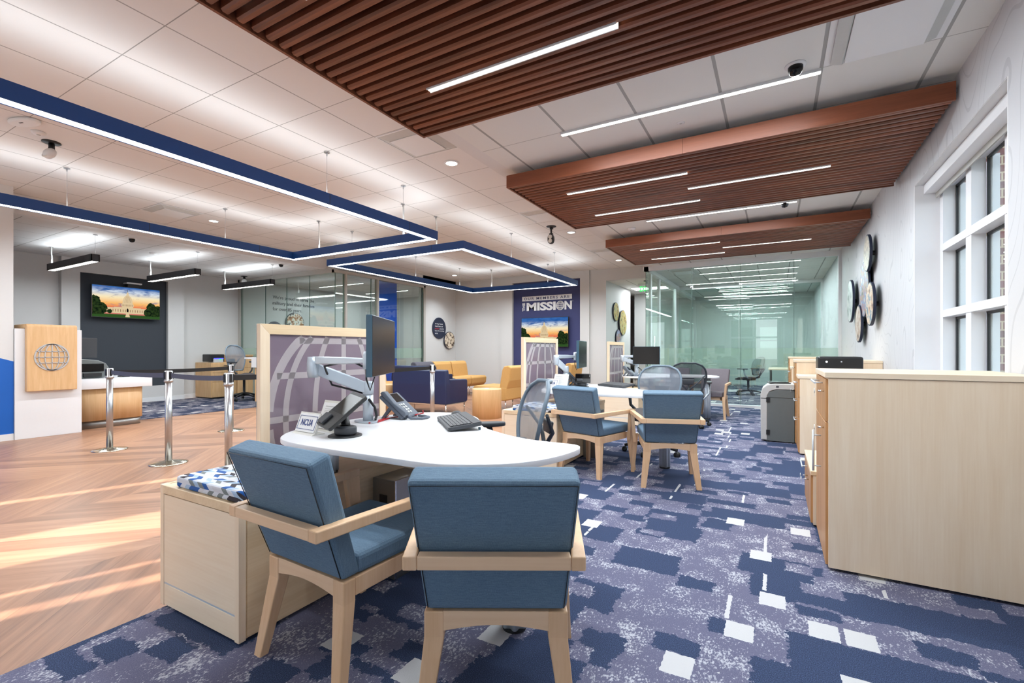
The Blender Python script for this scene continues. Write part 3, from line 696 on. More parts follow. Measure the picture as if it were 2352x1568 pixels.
m = MB().prism([(p[0], p[1]) for p in smooth_poly([(-.055, -.30), (.055, -.30), (.055, -.14), (-.055, -.14)], 2)], -.035, .02, 'y'); m.build('body', 'black_plastic', t, bevel=.004)
for zz in (-.185, -.255): MB().lathe([(.0, 0), (.036, 0), (.036, .012), (.026, .006), (0, .006)], 20).build('lens', 'acrylic', t, loc=(0, -.036, zz), rot=(R(90), 0, 0))
def disc_det(x, y, z, r, h, lab, name='smoke_detector'):
    t = thing(name, lab, 'detector', (x, y, z))
    MB().lathe([(0, 0), (r, 0), (r, -h*.4), (r*.72, -h), (0, -h)], 28).build('housing', 'trim_white', t)
    MB().lathe([(0, -h), (r*.3, -h), (r*.25, -h-.004), (0, -h-.004)], 16).build('sensor', 'baffle_gray', t)
disc_det(-.675, 4.01, ZR, .03, .006, 'small round cap in the ceiling tile behind the slim light', 'sprinkler_cover')
disc_det(-1.918, 7.106, ZR, .06, .03, 'white smoke detector between the middle and furthest slat panels')
disc_det(-6.251, 1.70, ZL, .055, .03, 'white smoke detector beside the oval sensor at upper left')
disc_det(-10.387, 4.426, ZR, .06, .02, 'white smoke detector above the middle black pendant')
t = thing('oval_ceiling_sensor', 'flat oval white wireless sensor on the ceiling at upper left', 'sensor', (-6.05, 1.55, ZL), R(20))
MB().prism(smooth_poly([(-.15, -.07), (.15, -.07), (.15, .07), (-.15, .07)], 3), -.035, -.001, 'z').build('housing', 'trim_white', t, bevel=.012)
box(-.02, -.03, -.037, .02, -.02, -.0345).build('indicator', 'ink', t)
# exit sign in the passage
t = thing('exit_sign', 'edge lit green EXIT sign under the passage ceiling', 'exit sign', (-3.12, 12.9, 2.985))
box(-.17, -.03, -.05, .17, .03, 0).build('housing', 'trim_white', t)
box(-.16, -.004, -.23, .16, .004, -.05).build('sign_plate', 'office_glass', t)
face(text('lettering', 'EXIT', .18, 'exit_green', t, .003, .006, fit=(.26, .13)), (-.13, -.006, -.21), '-y')
t = thing('passage_troffer', 'bright rectangular ceiling light behind the exit sign', 'ceiling light', (-3.2, 13.9, 2.984))
box(-.5, -.28, -.01, .5, .28, 0).build('frame', 'trim_white', t); box(-.48, -.26, -.014, .48, .26, -.009).build('diffuser', 'down_white', t)
# ================================================================== DESK STATIONS
def guest_chair(label, loc, rz, fab='blue_fabric', group='wooden armchairs with upholstered backs'):
    t = thing('guest_chair', label, 'chair', loc, rz, group)
    for s in (-1, 1):
        # rear leg: wide at the top, tapering, splayed back and out
        a, b = s*.2175, s*.158; c, d = s*.246, s*.205
        bot = [(c, -.045, 0), (d, -.045, 0), (d, -.010, 0), (c, -.010, 0)]; mid = [(a, 0, .30), (b, 0, .30), (b, .05, .30), (a, .05, .30)]; top = [(a, 0, .378), (b, 0, .378), (b, .05, .378), (a, .05, .378)]
        if s > 0: bot, mid, top = [x[::-1] if 0 else [x[1], x[0], x[3], x[2]] for x in (bot, mid, top)]
        MB().loft([bot, mid, top], smooth=False).build('leg', 'beech', t, bevel=.004)
        a, b = s*.262, s*.218; c, d = s*.285, s*.252
        bot = [(c, .475, 0), (d, .475, 0), (d, .51, 0), (c, .51, 0)]; top = [(a, .43, .38), (b, .43, .38), (b, .475, .38), (a, .475, .38)]
        if s > 0: bot, top = [[x[1], x[0], x[3], x[2]] for x in (bot, top)]
        MB().loft([bot, top], smooth=False).build('leg', 'beech', t, bevel=.004)
        # arm post and armrest
        bot = [(s*.266, .425, .30), (s*.236, .425, .30), (s*.236, .47, .30), (s*.266, .47, .30)]; top = [(s*.292, .40, .57), (s*.262, .40, .57), (s*.262, .478, .57), (s*.292, .478, .57)]
        if s > 0: bot, top = [[x[1], x[0], x[3], x[2]] for x in (bot, top)]
        MB().loft([bot, top], smooth=False).build('arm_post', 'beech', t, bevel=.003)
        MB().hexa([(s*.212, -.132, .562), (s*.252, -.132, .562), (s*.298, .48, .568), (s*.262, .48, .568)] if s > 0 else [(s*.252, -.132, .562), (s*.212, -.132, .562), (s*.262, .48, .568), (s*.298, .48, .568)],
                  [(s*.212, -.132, .602), (s*.252, -.132, .602), (s*.298, .48, .602), (s*.262, .48, .602)] if s > 0 else [(s*.252, -.132, .602), (s*.212, -.132, .602), (s*.262, .48, .602), (s*.298, .48, .602)]).build('armrest', 'beech', t, bevel=.004)
        box(s*.18 if s > 0 else -.2175, .05, .315, s*.2175 if s > 0 else -.18, .445, .378).build('side_rail', 'beech', t, bevel=.003)
    box(-.212, -.131, .563, .212, -.093, .601).build('rear_arm_rail', 'beech_x', t, bevel=.003)
    n = 12; pts = [(.16, .378), (-.16, .378)]+[(-.16+.32*i/n, .318+.018*math.sin(math.pi*i/n)) for i in range(n+1)]
    MB().prism(pts, .002, .026, 'y').build('rear_rail', 'beech_x', t, bevel=.002)
    box(-.2175, .415, .325, .2175, .445, .378).build('front_rail', 'beech_x', t)
    bk = MB().loft([[(-.214, 0, .383), (.214, 0, .383), (.214, .078, .383), (-.214, .078, .383)], [(-.238, -.152, .812), (.238, -.152, .812), (.236, -.066, .838), (-.236, -.066, .838)]], smooth=False)
    b = bk.build('backrest', fab, t, bevel=.016, seg=3)
    p = MB(); q = [(-.205, -.0035, .392), (.205, -.0035, .392), (.229, -.150, .800), (-.229, -.150, .800)]
    p.tube([q[0], q[3], q[2], q[1]], .0016, 5); p.build('piping', 'black_plastic', b)
    MB().loft([[(-.215, .06, .380), (.215, .06, .380), (.225, .505, .380), (-.225, .505, .380)], [(-.215, .06, .452), (.215, .06, .452), (.225, .505, .46), (-.225, .505, .46)]], smooth=False).build('seat', fab, t, bevel=.02, seg=3)
    return t
gA = guest_chair('blue backed wooden armchair beside the nearest bench, its back to the camera', (-1.49, 1.106, 0), R(-2))
gB = dup(gA, (-.736, 1.206, 0), R(29), 'blue backed wooden armchair nearest the camera, turned away at the middle bottom')
gD = dup(gA, (-1.59, 4.13, 0), R(-15.5), 'blue backed wooden armchair at the middle desk, left of its neighbour')
gC = dup(gA, (-.775, 4.10, 0), R(20), 'blue backed wooden armchair at the middle desk, right of its neighbour')
gE = guest_chair('taupe wooden armchair at the far desk, facing the camera beside the glass wall', (-.95, 9.02, 0), R(174), 'taupe_fabric')
gF = dup(gE, (-1.62, 9.12, 0), R(186), 'taupe wooden armchair at the far desk, mostly hidden behind the table post')

def task_chair(label, loc, rz, dark=False, seatmat='seat_brown'):
    fm = 'mesh_frame_dark' if dark else 'mesh_frame'; mm = 'chair_mesh_dark' if dark else 'chair_mesh'
    t = thing('task_chair', label, 'office chair', loc, rz, 'mesh backed office chairs')
    for k in range(5):
        a = R(72*k+18); d = Vector((math.cos(a), math.sin(a), 0)); n = Vector((-d.y, d.x, 0))
        MB().tube([d*.03+Vector((0,0,.115)), d*.18+Vector((0,0,.10)), d*.31+Vector((0,0,.075))], [.028, .022, .016], 8).build('base_arm', 'black_plastic', t)
        w = MB()
        for s in (-1, 1): w.lathe([(0, -.011), (.028, -.011), (.030, 0), (.028, .011), (0, .011)], 16)
        m = MB(); m.lathe([(0, -.026), (.028, -.026), (.030, -.015), (.028, -.006), (.01, -.004), (.01, .004), (.028, .006), (.030, .015), (.028, .026), (0, .026)], 16)
        m.xf(Matrix.Translation(d*.31+Vector((0, 0, .031))) @ Matrix.Rotation(a, 4, 'Z') @ Matrix.Rotation(R(90), 4, 'X')).build('caster', 'black_plastic', t)
    MB().lathe([(.045, .09), (.045, .13), (.028, .14), (.028, .36), (.05, .37), (.05, .40)], 16).build('gas_column', 'black_plastic', t)
    box(-.09, -.16, .38, .09, .12, .43).build('mechanism', 'black_plastic', t, bevel=.015)
    # seat: soft rounded pan with a waterfall front
    rings = []
    for i in range(9):
        u = i/8; y = -.20+.44*u; hw = .20+.045*math.sin(math.pi*min(u*1.1, 1)); z = .468+.012*math.cos(math.pi*u)-(.035*max(0, u-.75)/.25)
        rings.append([(x*hw, y, z-.018*(1-x*x)+(0 if s else -.028)) for s, xs in ((1, [-1+2*j/8 for j in range(9)]), (0, [1-2*j/8 for j in range(9)])) for x in xs])
    MB().loft(rings).build('seat', seatmat, t)
    # back: bowed mesh in a curved frame
    W = [.165, .19, .215, .235, .247, .25, .245, .228, .19, .10]; n = len(W)
    def B(i, c): u = i/(n-1); return (W[i]*c, -.235-.11*u+.03*math.sin(math.pi*u)-.045*(1-c*c)+.0, .53+.475*(u-.06*(u**6))-(0 if i < n-1 else .0)+(.0))
    g = MB(); cols = [-1+2*j/8 for j in range(9)]
    for i in range(n-1):
        for j in range(8):
            q = [B(i, cols[j]), B(i, cols[j+1]), B(i+1, cols[j+1]), B(i+1, cols[j])]; g.add(q, [(0, 1, 2, 3)], True)
    g.build('back_mesh', mm, t)
    fr = [B(i, -1) for i in range(n)]+[B(n-1, c) for c in cols[1:-1]]+[B(i, 1) for i in reversed(range(n))]
    MB().tube(fr+[], [.013]*len(fr), 8).tube([B(0, c) for c in cols], .012, 8).build('back_frame', fm, t)
    y = MB(); 
    for s in (-1, 1): y.tube([(s*.235, -.30, .80), (s*.12, -.37, .68), (s*.03, -.36, .60), (0.0, -.30, .50), (0, -.14, .41)], [.010, .012, .014, .018, .022], 8)
    y.build('back_support', 'mesh_frame_dark', t)
    MB().loft([[(-.07, -.385, .66), (.07, -.385, .66), (.07, -.365, .66), (-.07, -.365, .66)], [(-.09, -.39, .74), (.09, -.39, .74), (.09, -.37, .74), (-.09, -.37, .74)]]).build('lumbar_pad', 'dark_gray', t, bevel=.02)
    for s in (-1, 1):
        MB().tube([(s*.05, -.12, .42), (s*.22, -.14, .44), (s*.29, -.10, .52), (s*.29, -.06, .665)], [.016, .016, .018, .02], 8).build('arm_support', 'alu' if dark else 'dark_gray', t)
        pts = smooth_poly([(s*.29-.045, -.17), (s*.29+.045, -.17), (s*.29+.04, .12), (s*.29-.04, .12)], 2)
        MB().prism(pts, .665, .693, 'z', True).build('arm_pad', 'dark_gray', t, bevel=.008)
    return t
task_chair('grey mesh office chair behind the nearest desk, turned sideways', (-1.50, 2.36, 0), R(132))
task_chair('light grey mesh office chair at the middle desk, facing the camera', (-1.22, 5.42, 0), R(176))
task_chair('dark framed mesh office chair seen from behind at the far desk', (-1.17, 7.62, 0), R(8), True)
task_chair('dark office chair standing inside the right glass office', (-.62, 13.6, .006), R(60), True)
tc_ = task_chair('tall grey office stool behind the far teller counter', (-10.75, 6.40, .006), R(-80)); tc_.scale = (1, 1, 1.3)

# storage bench, cushion
def storage(y0, label, flip=False):
    t = thing('storage_bench', label, 'storage unit', (-2.136, y0, 0), 0, 'low maple storage benches beside the desks')
    x0, x1, L = -.306, .306, 1.46
    box(x0+.02, .012, .022, x1-.004, L-.01, .520).build('body', 'maple_y', t)
    box(x0, 0, .016, x0+.03, .03, .558).build('end_stile', 'maple_v', t, bevel=.002); box(x1-.03, 0, .016, x1, .03, .520).build('end_stile', 'maple_v', t, bevel=.002)
    box(x0+.03, .002, .020, x1-.03, .02, .112).build('toe_panel', 'maple_x', t, bevel=.001)
    box(x0+.03, .004, .112, x1-.03, .02, .121).build('metal_strip', 'alu_light', t)
    box(x0+.03, .002, .121, x1-.03, .02, .516).build('end_panel', 'maple_x', t, bevel=.001)
    box(x0+.03, -.002, .520, x1, L, .558).build('lid', 'maple_y', t, bevel=.003)
    box(x0, .03, .016, x0+.02, L, .558).build('rear_panel', 'maple_y', t, bevel=.002)
    for ya, yb in ((.535, 1.0), (1.006, L-.02)): box(x1-.004, ya, .03, x1, yb, .510).build('drawer_front', 'maple_y', t, bevel=.001)
    box(x1-.004, .035, .03, x1-.001, .53, .512).build('side_panel', 'maple_y', t)
    m = MB()
    for xx in (x0+.06, x1-.06):
        for yy in (.06, L-.08): m.lathe([(.02, 0.006), (.02, .024)], 10, (xx, yy, 0))
    m.build('foot', 'black_plastic', t)
    return t
st1 = storage(1.068, 'maple storage bench nearest the camera with a patterned seat cushion on it')
dup(st1, (-2.136, 4.118, 0), 0, 'maple storage bench at the middle desk')
dup(st1, (-2.136, 7.17, 0), 0, 'maple storage bench at the far desk, mostly hidden')
def cushion(y0, label):
    o = box(-.235, 0, 0, .245, .46, .052).build('seat_cushion', 'cushion_print', bevel=.013, seg=3, loc=(-2.092, y0, .558))
    return tag(o, label, 'cushion', 'blue and white patterned seat cushions')
cushion(1.078, 'blue, grey and white patterned cushion on the nearest storage bench'); cushion(4.13, 'blue, grey and white patterned cushion on the bench of the middle desk')

def screen(y0, label):
    L, x, z0, z1 = .935, 0, .558, 1.312
    t = thing('privacy_screen', label, 'partition', (-2.447, y0, z0), 0, 'wood framed privacy screens with a globe pattern'); H = z1-z0
    w = .056; D = .034
    MB().hexa([(-D/2, 0, 0), (D/2, 0, 0), (D/2, w, w*0), (-D/2, w, 0)], [(-D/2, 0, H), (D/2, 0, H), (D/2, w, H-w), (-D/2, w, H-w)]).build('frame_stile', 'maple_v', t, bevel=.001)
    MB().hexa([(-D/2, L-w, 0), (D/2, L-w, 0), (D/2, L, 0), (-D/2, L, 0)], [(-D/2, L-w, H-w), (D/2, L-w, H-w), (D/2, L, H), (-D/2, L, H)]).build('frame_stile', 'maple_v', t, bevel=.001)
    MB().hexa([(-D/2, w, H-w), (D/2, w, H-w), (D/2, L-w, H-w), (-D/2, L-w, H-w)], [(-D/2, 0, H), (D/2, 0, H), (D/2, L, H), (-D/2, L, H)]).build('top_rail', 'maple_y', t, bevel=.001)
    p = box(-.006, w, .0, .006, L-w, H-w).build('panel', 'panel_purple', t)
    for s in (-1, 1):
        m = MB(); a, b = (.006, .0068) if s > 0 else (-.0068, -.006)
        globe_lines(m, .57, .217, .515, .575, .036, a, b, 'x', (w, L-w, .0, H-w), mer=(.80, .42), lat=(.427, .78))
        m.build('globe_pattern', 'panel_light', p)
    box(-D/2-.001, .0, 0, -D/2+.004, .001, H).build('edge_band', 'trim_white', t)
    return t
sc1 = screen(1.535, 'large wood framed purple glass screen at the nearest desk, white globe lines')
dup(sc1, (-2.447, 4.575, .558), 0, 'wood framed purple glass screen at the middle desk, in front of the navy sign wall')
dup(sc1, (-2.447, 7.60, .558), 0, 'wood framed purple glass screen at the far desk beside the black monitor')

DT = [(-2.21,2.40),(-2.29,2.14),(-2.318,1.90),(-2.285,1.68),(-2.235,1.56),(-2.163,1.475),(-2.12,1.44),(-2.05,1.412),(-1.97,1.396),(-1.83,1.386),(-1.6,1.388),(-1.4,1.392),(-1.23,1.394),(-1.13,1.402),(-1.07,1.425),(-.968,1.481),(-.883,1.541),(-.814,1.637),(-.773,1.740),(-.752,1.850),(-.748,1.935),(-.77,1.991),(-.815,2.008),(-.92,2.004),(-1.036,2.010),(-1.15,2.045),(-1.26,2.100),(-1.405,2.186),(-1.505,2.290),(-1.60,2.426),(-1.67,2.507),(-1.757,2.566),(-1.85,2.595),(-1.928,2.605),(-2.02,2.59),(-2.10,2.545),(-2.17,2.47)]
def desk(label, loc, flip=1):
    cx, cy = -1.55, 1.95
    t = thing('desk', label, 'desk', loc, 0, 'white curved desks with fluted legs')
    pts = [(x-cx, (y-cy)*flip) for x, y in DT]
    if flip < 0: pts = pts[::-1]
    pts = smooth_poly(pts, 1)
    MB().prism(pts, .710, .737, 'z', True).build('desktop', 'white_laminate', t, bevel=.003)
    q = [(x*.985, y*.985) for x, y in pts]
    def post(x, y, z0):
        ring = [(x+(.046+.008*math.cos(6*R(a)))*math.cos(R(a)), y+(.046+.008*math.cos(6*R(a)))*math.sin(R(a))) for a in range(0, 360, 6)]
        MB().prism(ring, z0+.012, .708, 'z', True).build('leg', 'alu_light', t)
        MB().lathe([(.050, z0+.0), (.050, z0+.012)], 20, (x, y, 0), False).build('foot_pad', 'black_plastic', t)
        MB().lathe([(.075, .69), (.11, .704), (.11, .709)], 24, (x, y, 0)).build('leg_bracket', 'black_plastic', t)
    post(-.955-cx, (1.715-cy)*flip, .006); post(-1.93-cx, (1.565-cy)*flip, .56); post(-2.0-cx, (2.3-cy)*flip, .56)
    m = MB().box(-.25, -.02, .675, .42, .02, .706); m.build('under_rail', 'black_plastic', t)
    return t
desk('white curved desk nearest the camera holding a monitor, tablet and telephone', (-1.55, 1.95, 0))
desk('white curved desk in the middle, behind two blue armchairs', (-1.55, 5.0, 0))
desk('white curved desk at the back, in front of the right glass office', (-1.60, 8.25, 0), -1)
def power_box(x, y, label):
    t = thing('power_box', label, 'power box', (x, y, .006), 0, 'brushed steel power boxes under the desks')
    box(0, 0, 0, .155, .24, .50).build('housing', 'kick_metal', t, bevel=.003)
    box(.153, -.001, 0, .158, .006, .50).build('corner_trim', 'chrome', t)
    box(.05, -.003, .20, .10, .0, .42).build('socket_panel', 'black_plastic', t)
power_box(-1.828, 1.765, 'brushed steel power box on the carpet under the nearest desk'); power_box(-1.828, 4.82, 'brushed steel power box on the carpet under the middle desk')

def rotto(m, o, xdir, zdir=(0,0,1)):
    """matrix with local x along xdir, z near zdir"""
    x = Vector(xdir).normalized(); z = Vector(zdir); y = z.cross(x).normalized(); z = x.cross(y)
    return Matrix.Translation(o) @ Matrix((x, y, z)).transposed().to_4x4()
def monitor(label, base, mc, ang, el, w=.53, h=.305, cable=True):
    """base on desktop; mc = screen centre; ang = screen normal direction in degrees; el = elbow point"""
    t = thing('monitor_on_arm', label, 'monitor', base, 0, 'monitors on silver swing arms'); b = Vector(base); mc = Vector(mc)-b; el = Vector(el)-b
    MB().prism(smooth_poly([(-.09, -.05), (.06, -.05), (.06, .05), (-.09, .05)], 2), 0, .012, 'z', True).build('clamp_base', 'alu_light', t, bevel=.003)
    MB().lathe([(.030, .012), (.030, .165)], 24).build('column', 'alu_light', t)
    MB().lathe([(.031, .168), (.033, .2), (.033, .235), (.028, .245), (0, .245)], 24).build('shoulder_joint', 'alu_light', t)
    a = Vector((0, 0, .20)); d = el-a; l = d.length
    m = MB(); hh = [(0, .030), (.25, .034), (.75, .034), (1, .030)]
    m.loft([[(u*l, s1*.020, s2*r) for s1, s2 in ((-1, -1), (1, -1), (1, 1), (-1, 1))] for u, r in hh], smooth=False)
    m.xf(rotto(None, a, d)).build('lower_arm', 'alu_light', t, bevel=.008)
    MB().lathe([(0, -.055), (.028, -.055), (.034, -.02), (.034, .025), (.030, .062), (0, .062)], 24, tuple(el)).build('elbow_joint', 'alu_light', t)
    nrm = Vector((math.cos(R(ang)), math.sin(R(ang)), 0)); e2 = mc-nrm*.085; e2.z = mc.z-.005; a2 = el+Vector((0, 0, .042)); d2 = Vector((e2.x-a2.x, e2.y-a2.y, 0)); l2 = d2.length
    m = MB().loft([[(u*l2, s1*.016, s2*r-(0)) for s1, s2 in ((-1, -1), (1, -1), (1, 1), (-1, 1))] for u, r in ((0, .022), (.6, .020), (1, .013))], smooth=False)
    m.xf(rotto(None, a2, d2)).build('upper_arm', 'alu_light', t, bevel=.006)
    p = a2+d2
    MB().lathe([(0, -.045), (.019, -.045), (.019, -.01), (.018, .03), (.014, .05), (0, .052)], 20, tuple(p)).build('wrist_joint', 'alu_light', t)
    MB().tube([p+Vector((0, 0, .04)), Vector((e2.x, e2.y, p.z+.045))+nrm*.03, mc-nrm*.03], .012, 10).build('tilt_head', 'alu_light', t)
    m = MB().box(-w/2, -.018, -h/2, w/2, .012, h/2); rotm = Matrix.Translation(mc) @ Matrix.Rotation(R(ang-90), 4, 'Z')
    m.xf(rotm); disp = m.build('display_housing', 'bezel_teal', t, bevel=.004)
    MB().box(-w/2+.004, .012, -h/2+.004, w/2-.004, .0135, h/2-.004).xf(rotm).build('screen', 'screen_black', disp)
    MB().box(-.10, -.035, -.08, .10, -.018, .08).xf(rotm).build('rear_cover', 'dark_gray', disp, bevel=.01)
    if cable:
        mid = (a+el)/2
        MB().tube([p+Vector((0, 0, -.04)), p*.72+el*.28+Vector((0, 0, .012)), el*.78+p*.22+Vector((0, 0, .0)), el*.9+a*.1+Vector((.03, .04, -.04)), el*.72+a*.28+Vector((.0, .02, -.065)), mid+Vector((0, 0, -.05)), a+Vector((-.03, 0, -.03))], .006, 8).build('cable', 'black_plastic', t)
        MB().tube([p+Vector((0, 0, -.04)), p+Vector((.0, .0, -.10)), p+nrm*.02+Vector((0, 0, -.16)), mc-nrm*.03+Vector((0, 0, -.13))], .005, 8).build('cable', 'black_plastic', t)
        MB().tube([Vector((.028, -.02, .14)), Vector((.085, -.03, .10)), Vector((.09, -.02, .05)), Vector((.03, .03, .016))], .008, 8).build('cable', 'black_plastic', t)
    return t
monitor('monitor on a silver arm at the nearest desk, turned edge on', (-2.12, 2.01, .737), (-1.85, 1.855, 1.188), 32, (-2.29, 1.76, 1.068))
monitor('monitor on a silver arm at the middle desk, turned edge on', (-2.13, 5.06, .737), (-1.988, 5.205, 1.118), 11, (-2.22, 4.98, 1.05), .53, .315)
monitor('black monitor facing the camera at the far desk', (-2.08, 8.05, .737), (-1.90, 7.98, 1.078), -92, (-2.30, 7.95, 1.02), .45, .30)

def tablet(label, c, u, v, base):
    t = thing('payment_tablet', label, 'tablet', base, 0, 'black customer tablets on swivel stands'); c = Vector(c)-Vector(base); u = Vector(u); v = Vector(v)
    U = u.normalized(); V = v.normalized(); N = U.cross(V).normalized(); V = N.cross(U)
    mt = Matrix.Translation(c) @ Matrix((U, V, N)).transposed().to_4x4(); w, h = u.length, v.length
    if N.z < 0: pass
    MB().lathe([(0, 0), (.082, 0), (.082, .005), (.075, .008), (0, .008)], 32).build('base_plate', 'black_plastic', t)
    MB().prism(smooth_poly([(-.055, -.045), (.055, -.045), (.06, .045), (-.05, .045)], 2), .008, .052, 'z', True).build('stand_body', 'dark_gray', t, bevel=.01)
    MB().tube([(0, 0, .045), tuple(c*.6-N*.02), tuple(c-N*.012)], [.028, .022, .02], 10).build('stand_neck', 'black_plastic', t)
    sg = 1
    b = MB().prism(rrect(-w/2, -h/2, w/2, h/2, .012), -.010, .008, 'z').xf(mt).build('tablet_case', 'black_plastic', t, bevel=.003)
    MB().prism(rrect(-w/2+.008, -h/2+h*.40, w/2-.008, h/2-.02, .004), .008, .0088, 'z').xf(mt).build('screen', 'screen_black', b)
    MB().box(-w*.40, -h/2+.01, .008, -w*.02, -h/2+h*.30, .022).xf(mt).build('card_reader', 'dark_gray', b, bevel=.003)
    MB().box(-w*.46, -h/2+.015, .006, -w*.36, -h/2+h*.28, .016).xf(mt).build('card_slot', 'screen_black', b)
    m = MB()
    for k in range(3): m.box(w/2-.018, h/2-.03-.018*k, .008, w/2-.010, h/2-.027-.018*k, .0095)
    m.xf(mt).build('buttons', 'key_white', b)
    return t
tablet('black payment tablet tilted on a swivel stand on the nearest desk', (-1.898, 1.627, .865), (.1406, -.0355, -.017), (.026, .186, .15), (-1.885, 1.635, .737))
tablet('black payment tablet tilted on a swivel stand on the middle desk', (-1.975, 5.20, .838), (.17, .06, 0), (-.03, .13, .09), (-1.985, 5.19, .737))

def sign(label, x, y, rz):
    t = thing('counter_sign', label, 'sign', (x, y, .737), rz, 'small NCUA desk signs')
    m = MB().prism([(-.03, 0), (.045, 0), (.045, .006), (.0, .006), (.03, .105), (.026, .107), (-.012, .010)], 0, .175, 'x')
    m.build('holder', 'acrylic', t, bevel=.001)
    p = MB().box(.008, -.001, 0, .167, .001, .096)
    a = math.atan2(.042, .1); mt = Matrix.Translation((0, -.0145, .012)) @ Matrix.Rotation(-a, 4, 'X')
    p.xf(mt).build('card', 'paper', t)
    for nm, q in (('card_border', ((.014, .012, .161, .0145), (.014, .0815, .161, .084), (.014, .012, .0165, .084), (.1585, .012, .161, .084))),):
        m = MB()
        for b in q: m.box(b[0], -.0022, b[1], b[2], -.001, b[3])
        m.xf(mt).build(nm, 'logo_blue', t)
    tx = text('lettering', 'NCUA', .05, 'logo_blue', t, .0008, .0012, fit=(.10, .034))
    tx.matrix_local = mt @ Matrix.Translation((.038, -.002, .032)) @ Matrix.Rotation(R(90), 4, 'X')
    return t
s1 = sign('small white NCUA sign with blue lettering on the nearest desk', -2.195, 1.587, R(-4))
dup(s1, (-2.30, 4.875, .737), R(-16), 'small white NCUA sign on the middle desk')
def leaflet(label, x, y, rz):
    t = thing('leaflet_holder', label, 'leaflet holder', (x, y, .737), rz, 'clear leaflet stands holding printed cards')
    MB().prism([(-.03, 0), (.05, 0), (.05, .005), (.0, .005), (.045, .155), (.041, .157), (-.012, .010)], 0, .20, 'x').build('stand', 'acrylic', t)
    mt = Matrix.Translation((0, -.0145, .012)) @ Matrix.Rotation(-math.atan2(.057, .15), 4, 'X')
    MB().box(.006, -.001, 0, .194, .001, .142).xf(mt).build('card', 'paper', t)
    m = MB().box(.03, -.0018, .118, .12, -.001, .124)
    for k in range(9): m.box(.03, -.0018, .106-.009*k, .17-.012*(k % 3), -.001, .1085-.009*k)
    m.xf(mt).build('printed_lines', 'baffle_gray', t)
    return t
l1 = leaflet('clear leaflet stand behind the sign on the nearest desk', -2.17, 1.70, R(-6))
dup(l1, (-2.24, 4.93, .737), R(-14), 'clear leaflet stand behind the sign on the middle desk')

def phone(label, loc, rz, cord=True):
    t = thing('desk_phone', label, 'telephone', loc, rz, 'grey desk telephones on tilted stands')
    sl = R(40); mt = Matrix.Translation((0, 0, .075)) @ Matrix.Rotation(sl, 4, 'Y')
    MB().prism([(-.105, -.10), (.105, -.10), (.105, .10), (-.105, .10)], -.014, .014, 'z').xf(mt).build('body', 'phone_gray', t, bevel=.008)
    h = MB().loft([[(x, -.088+.05*math.sin(k*.01)+dy, dz) for dy, dz in ((-.02, .016), (.025, .016), (.022, z), (-.018, z))] for k, (x, z) in enumerate(((-.11, .034), (-.095, .046), (-.06, .042), (0, .036), (.06, .042), (.095, .046), (.11, .034)))])
    h.xf(mt).build('handset', 'phone_gray', t, bevel=.004)
    k = MB(); 
    for i in range(4):
        for j in range(3): k.box(.0+.022*i, -.035+.026*j, .014, .015+.022*i, -.017+.026*j, .018)
    k.xf(mt).build('keypad', 'baffle_gray', t)
    box(-.095, -.04, .014, -.02, .07, .0155).xf(mt).build('display', 'screen_black', t)
    for s in (-1, 1):
        MB().hexa([(-.085, s*.07-.008, 0), (-.065, s*.07-.008, 0), (-.065, s*.07+.008, 0), (-.085, s*.07+.008, 0)], [(-.02, s*.07-.008, .085), (.0, s*.07-.008, .075), (.0, s*.07+.008, .075), (-.02, s*.07+.008, .085)]).build('stand_leg', 'phone_gray', t)
        box(-.085, s*.07-.008, 0, .09, s*.07+.008, .006).build('stand_foot', 'phone_gray', t)
    if cord: MB().tube([(.08, -.06, .02), (.13, -.08, .010), (.19, -.05, .009), (.21, .0, .012), (.16, .04, .010), (.11, .05, .010)], .0085, 8).build('handset_cord', 'phone_gray', t)
    return t
p1 = phone('grey telephone propped on its stand on the nearest desk', (-2.10, 2.255, .737), R(12))
dup(p1, (-2.18, 5.34, .737), R(35), 'grey telephone leaning behind the tablet on the middle desk')
dup(p1, (-2.13, 7.78, .737), R(-10), 'dark telephone on the far desk below the black monitor')
def keyboard(label, loc, rz):
    t = thing('keyboard', label, 'keyboard', loc, rz, 'dark keyboards on the white desks')
    a = R(7); mt = Matrix.Translation((0, 0, .022)) @ Matrix.Rotation(-a, 4, 'X')
    MB().prism(rrect(-.225, -.10, .225, .085, .02), -.008, .010, 'z').xf(mt).build('body', 'dark_gray', t, bevel=.003)
    k = MB()
    for r_ in range(6):
        n = (15, 15, 14, 13, 12, 8)[5-r_] if r_ else 8; wv = .39/n
        for i in range(n): k.box(-.205+wv*i, -.042+.019*r_, .010, -.205+wv*(i+1)-.003, -.026+.019*r_, .015)
    k.xf(mt).build('keys', 'key_gray', t)
    MB().prism(rrect(-.22, -.098, .22, -.05, .015), .010, .013, 'z').xf(mt).build('palm_rest', 'dark_gray', t)
    for s in (-1, 1): box(s*.19-.008, -.095, 0, s*.19+.008, -.085, .014).build('foot', 'bezel_teal', t)
    return t
k1 = keyboard('dark keyboard tilted on the nearest desk', (-1.60, 2.19, .737), R(136.4))
dup(k1, (-1.64, 5.38, .737), R(150), 'dark keyboard on the middle desk')
def mouse(loc, rz, lab):
    m = MB().loft([[(w*math.cos(R(a)), y, .004+h*max(0, math.sin(R(a)))) for a in range(0, 360, 30)] for y, w, h in ((-.058, .012, .012), (-.045, .028, .026), (-.01, .033, .036), (.03, .030, .028), (.052, .018, .014))])
    o = m.build('computer_mouse', 'dark_gray', loc=loc, rot=(0, 0, rz)); tag(o, lab, 'mouse')
mouse((-1.805, 2.47, .737), R(60), 'dark computer mouse behind the keyboard on the nearest desk')
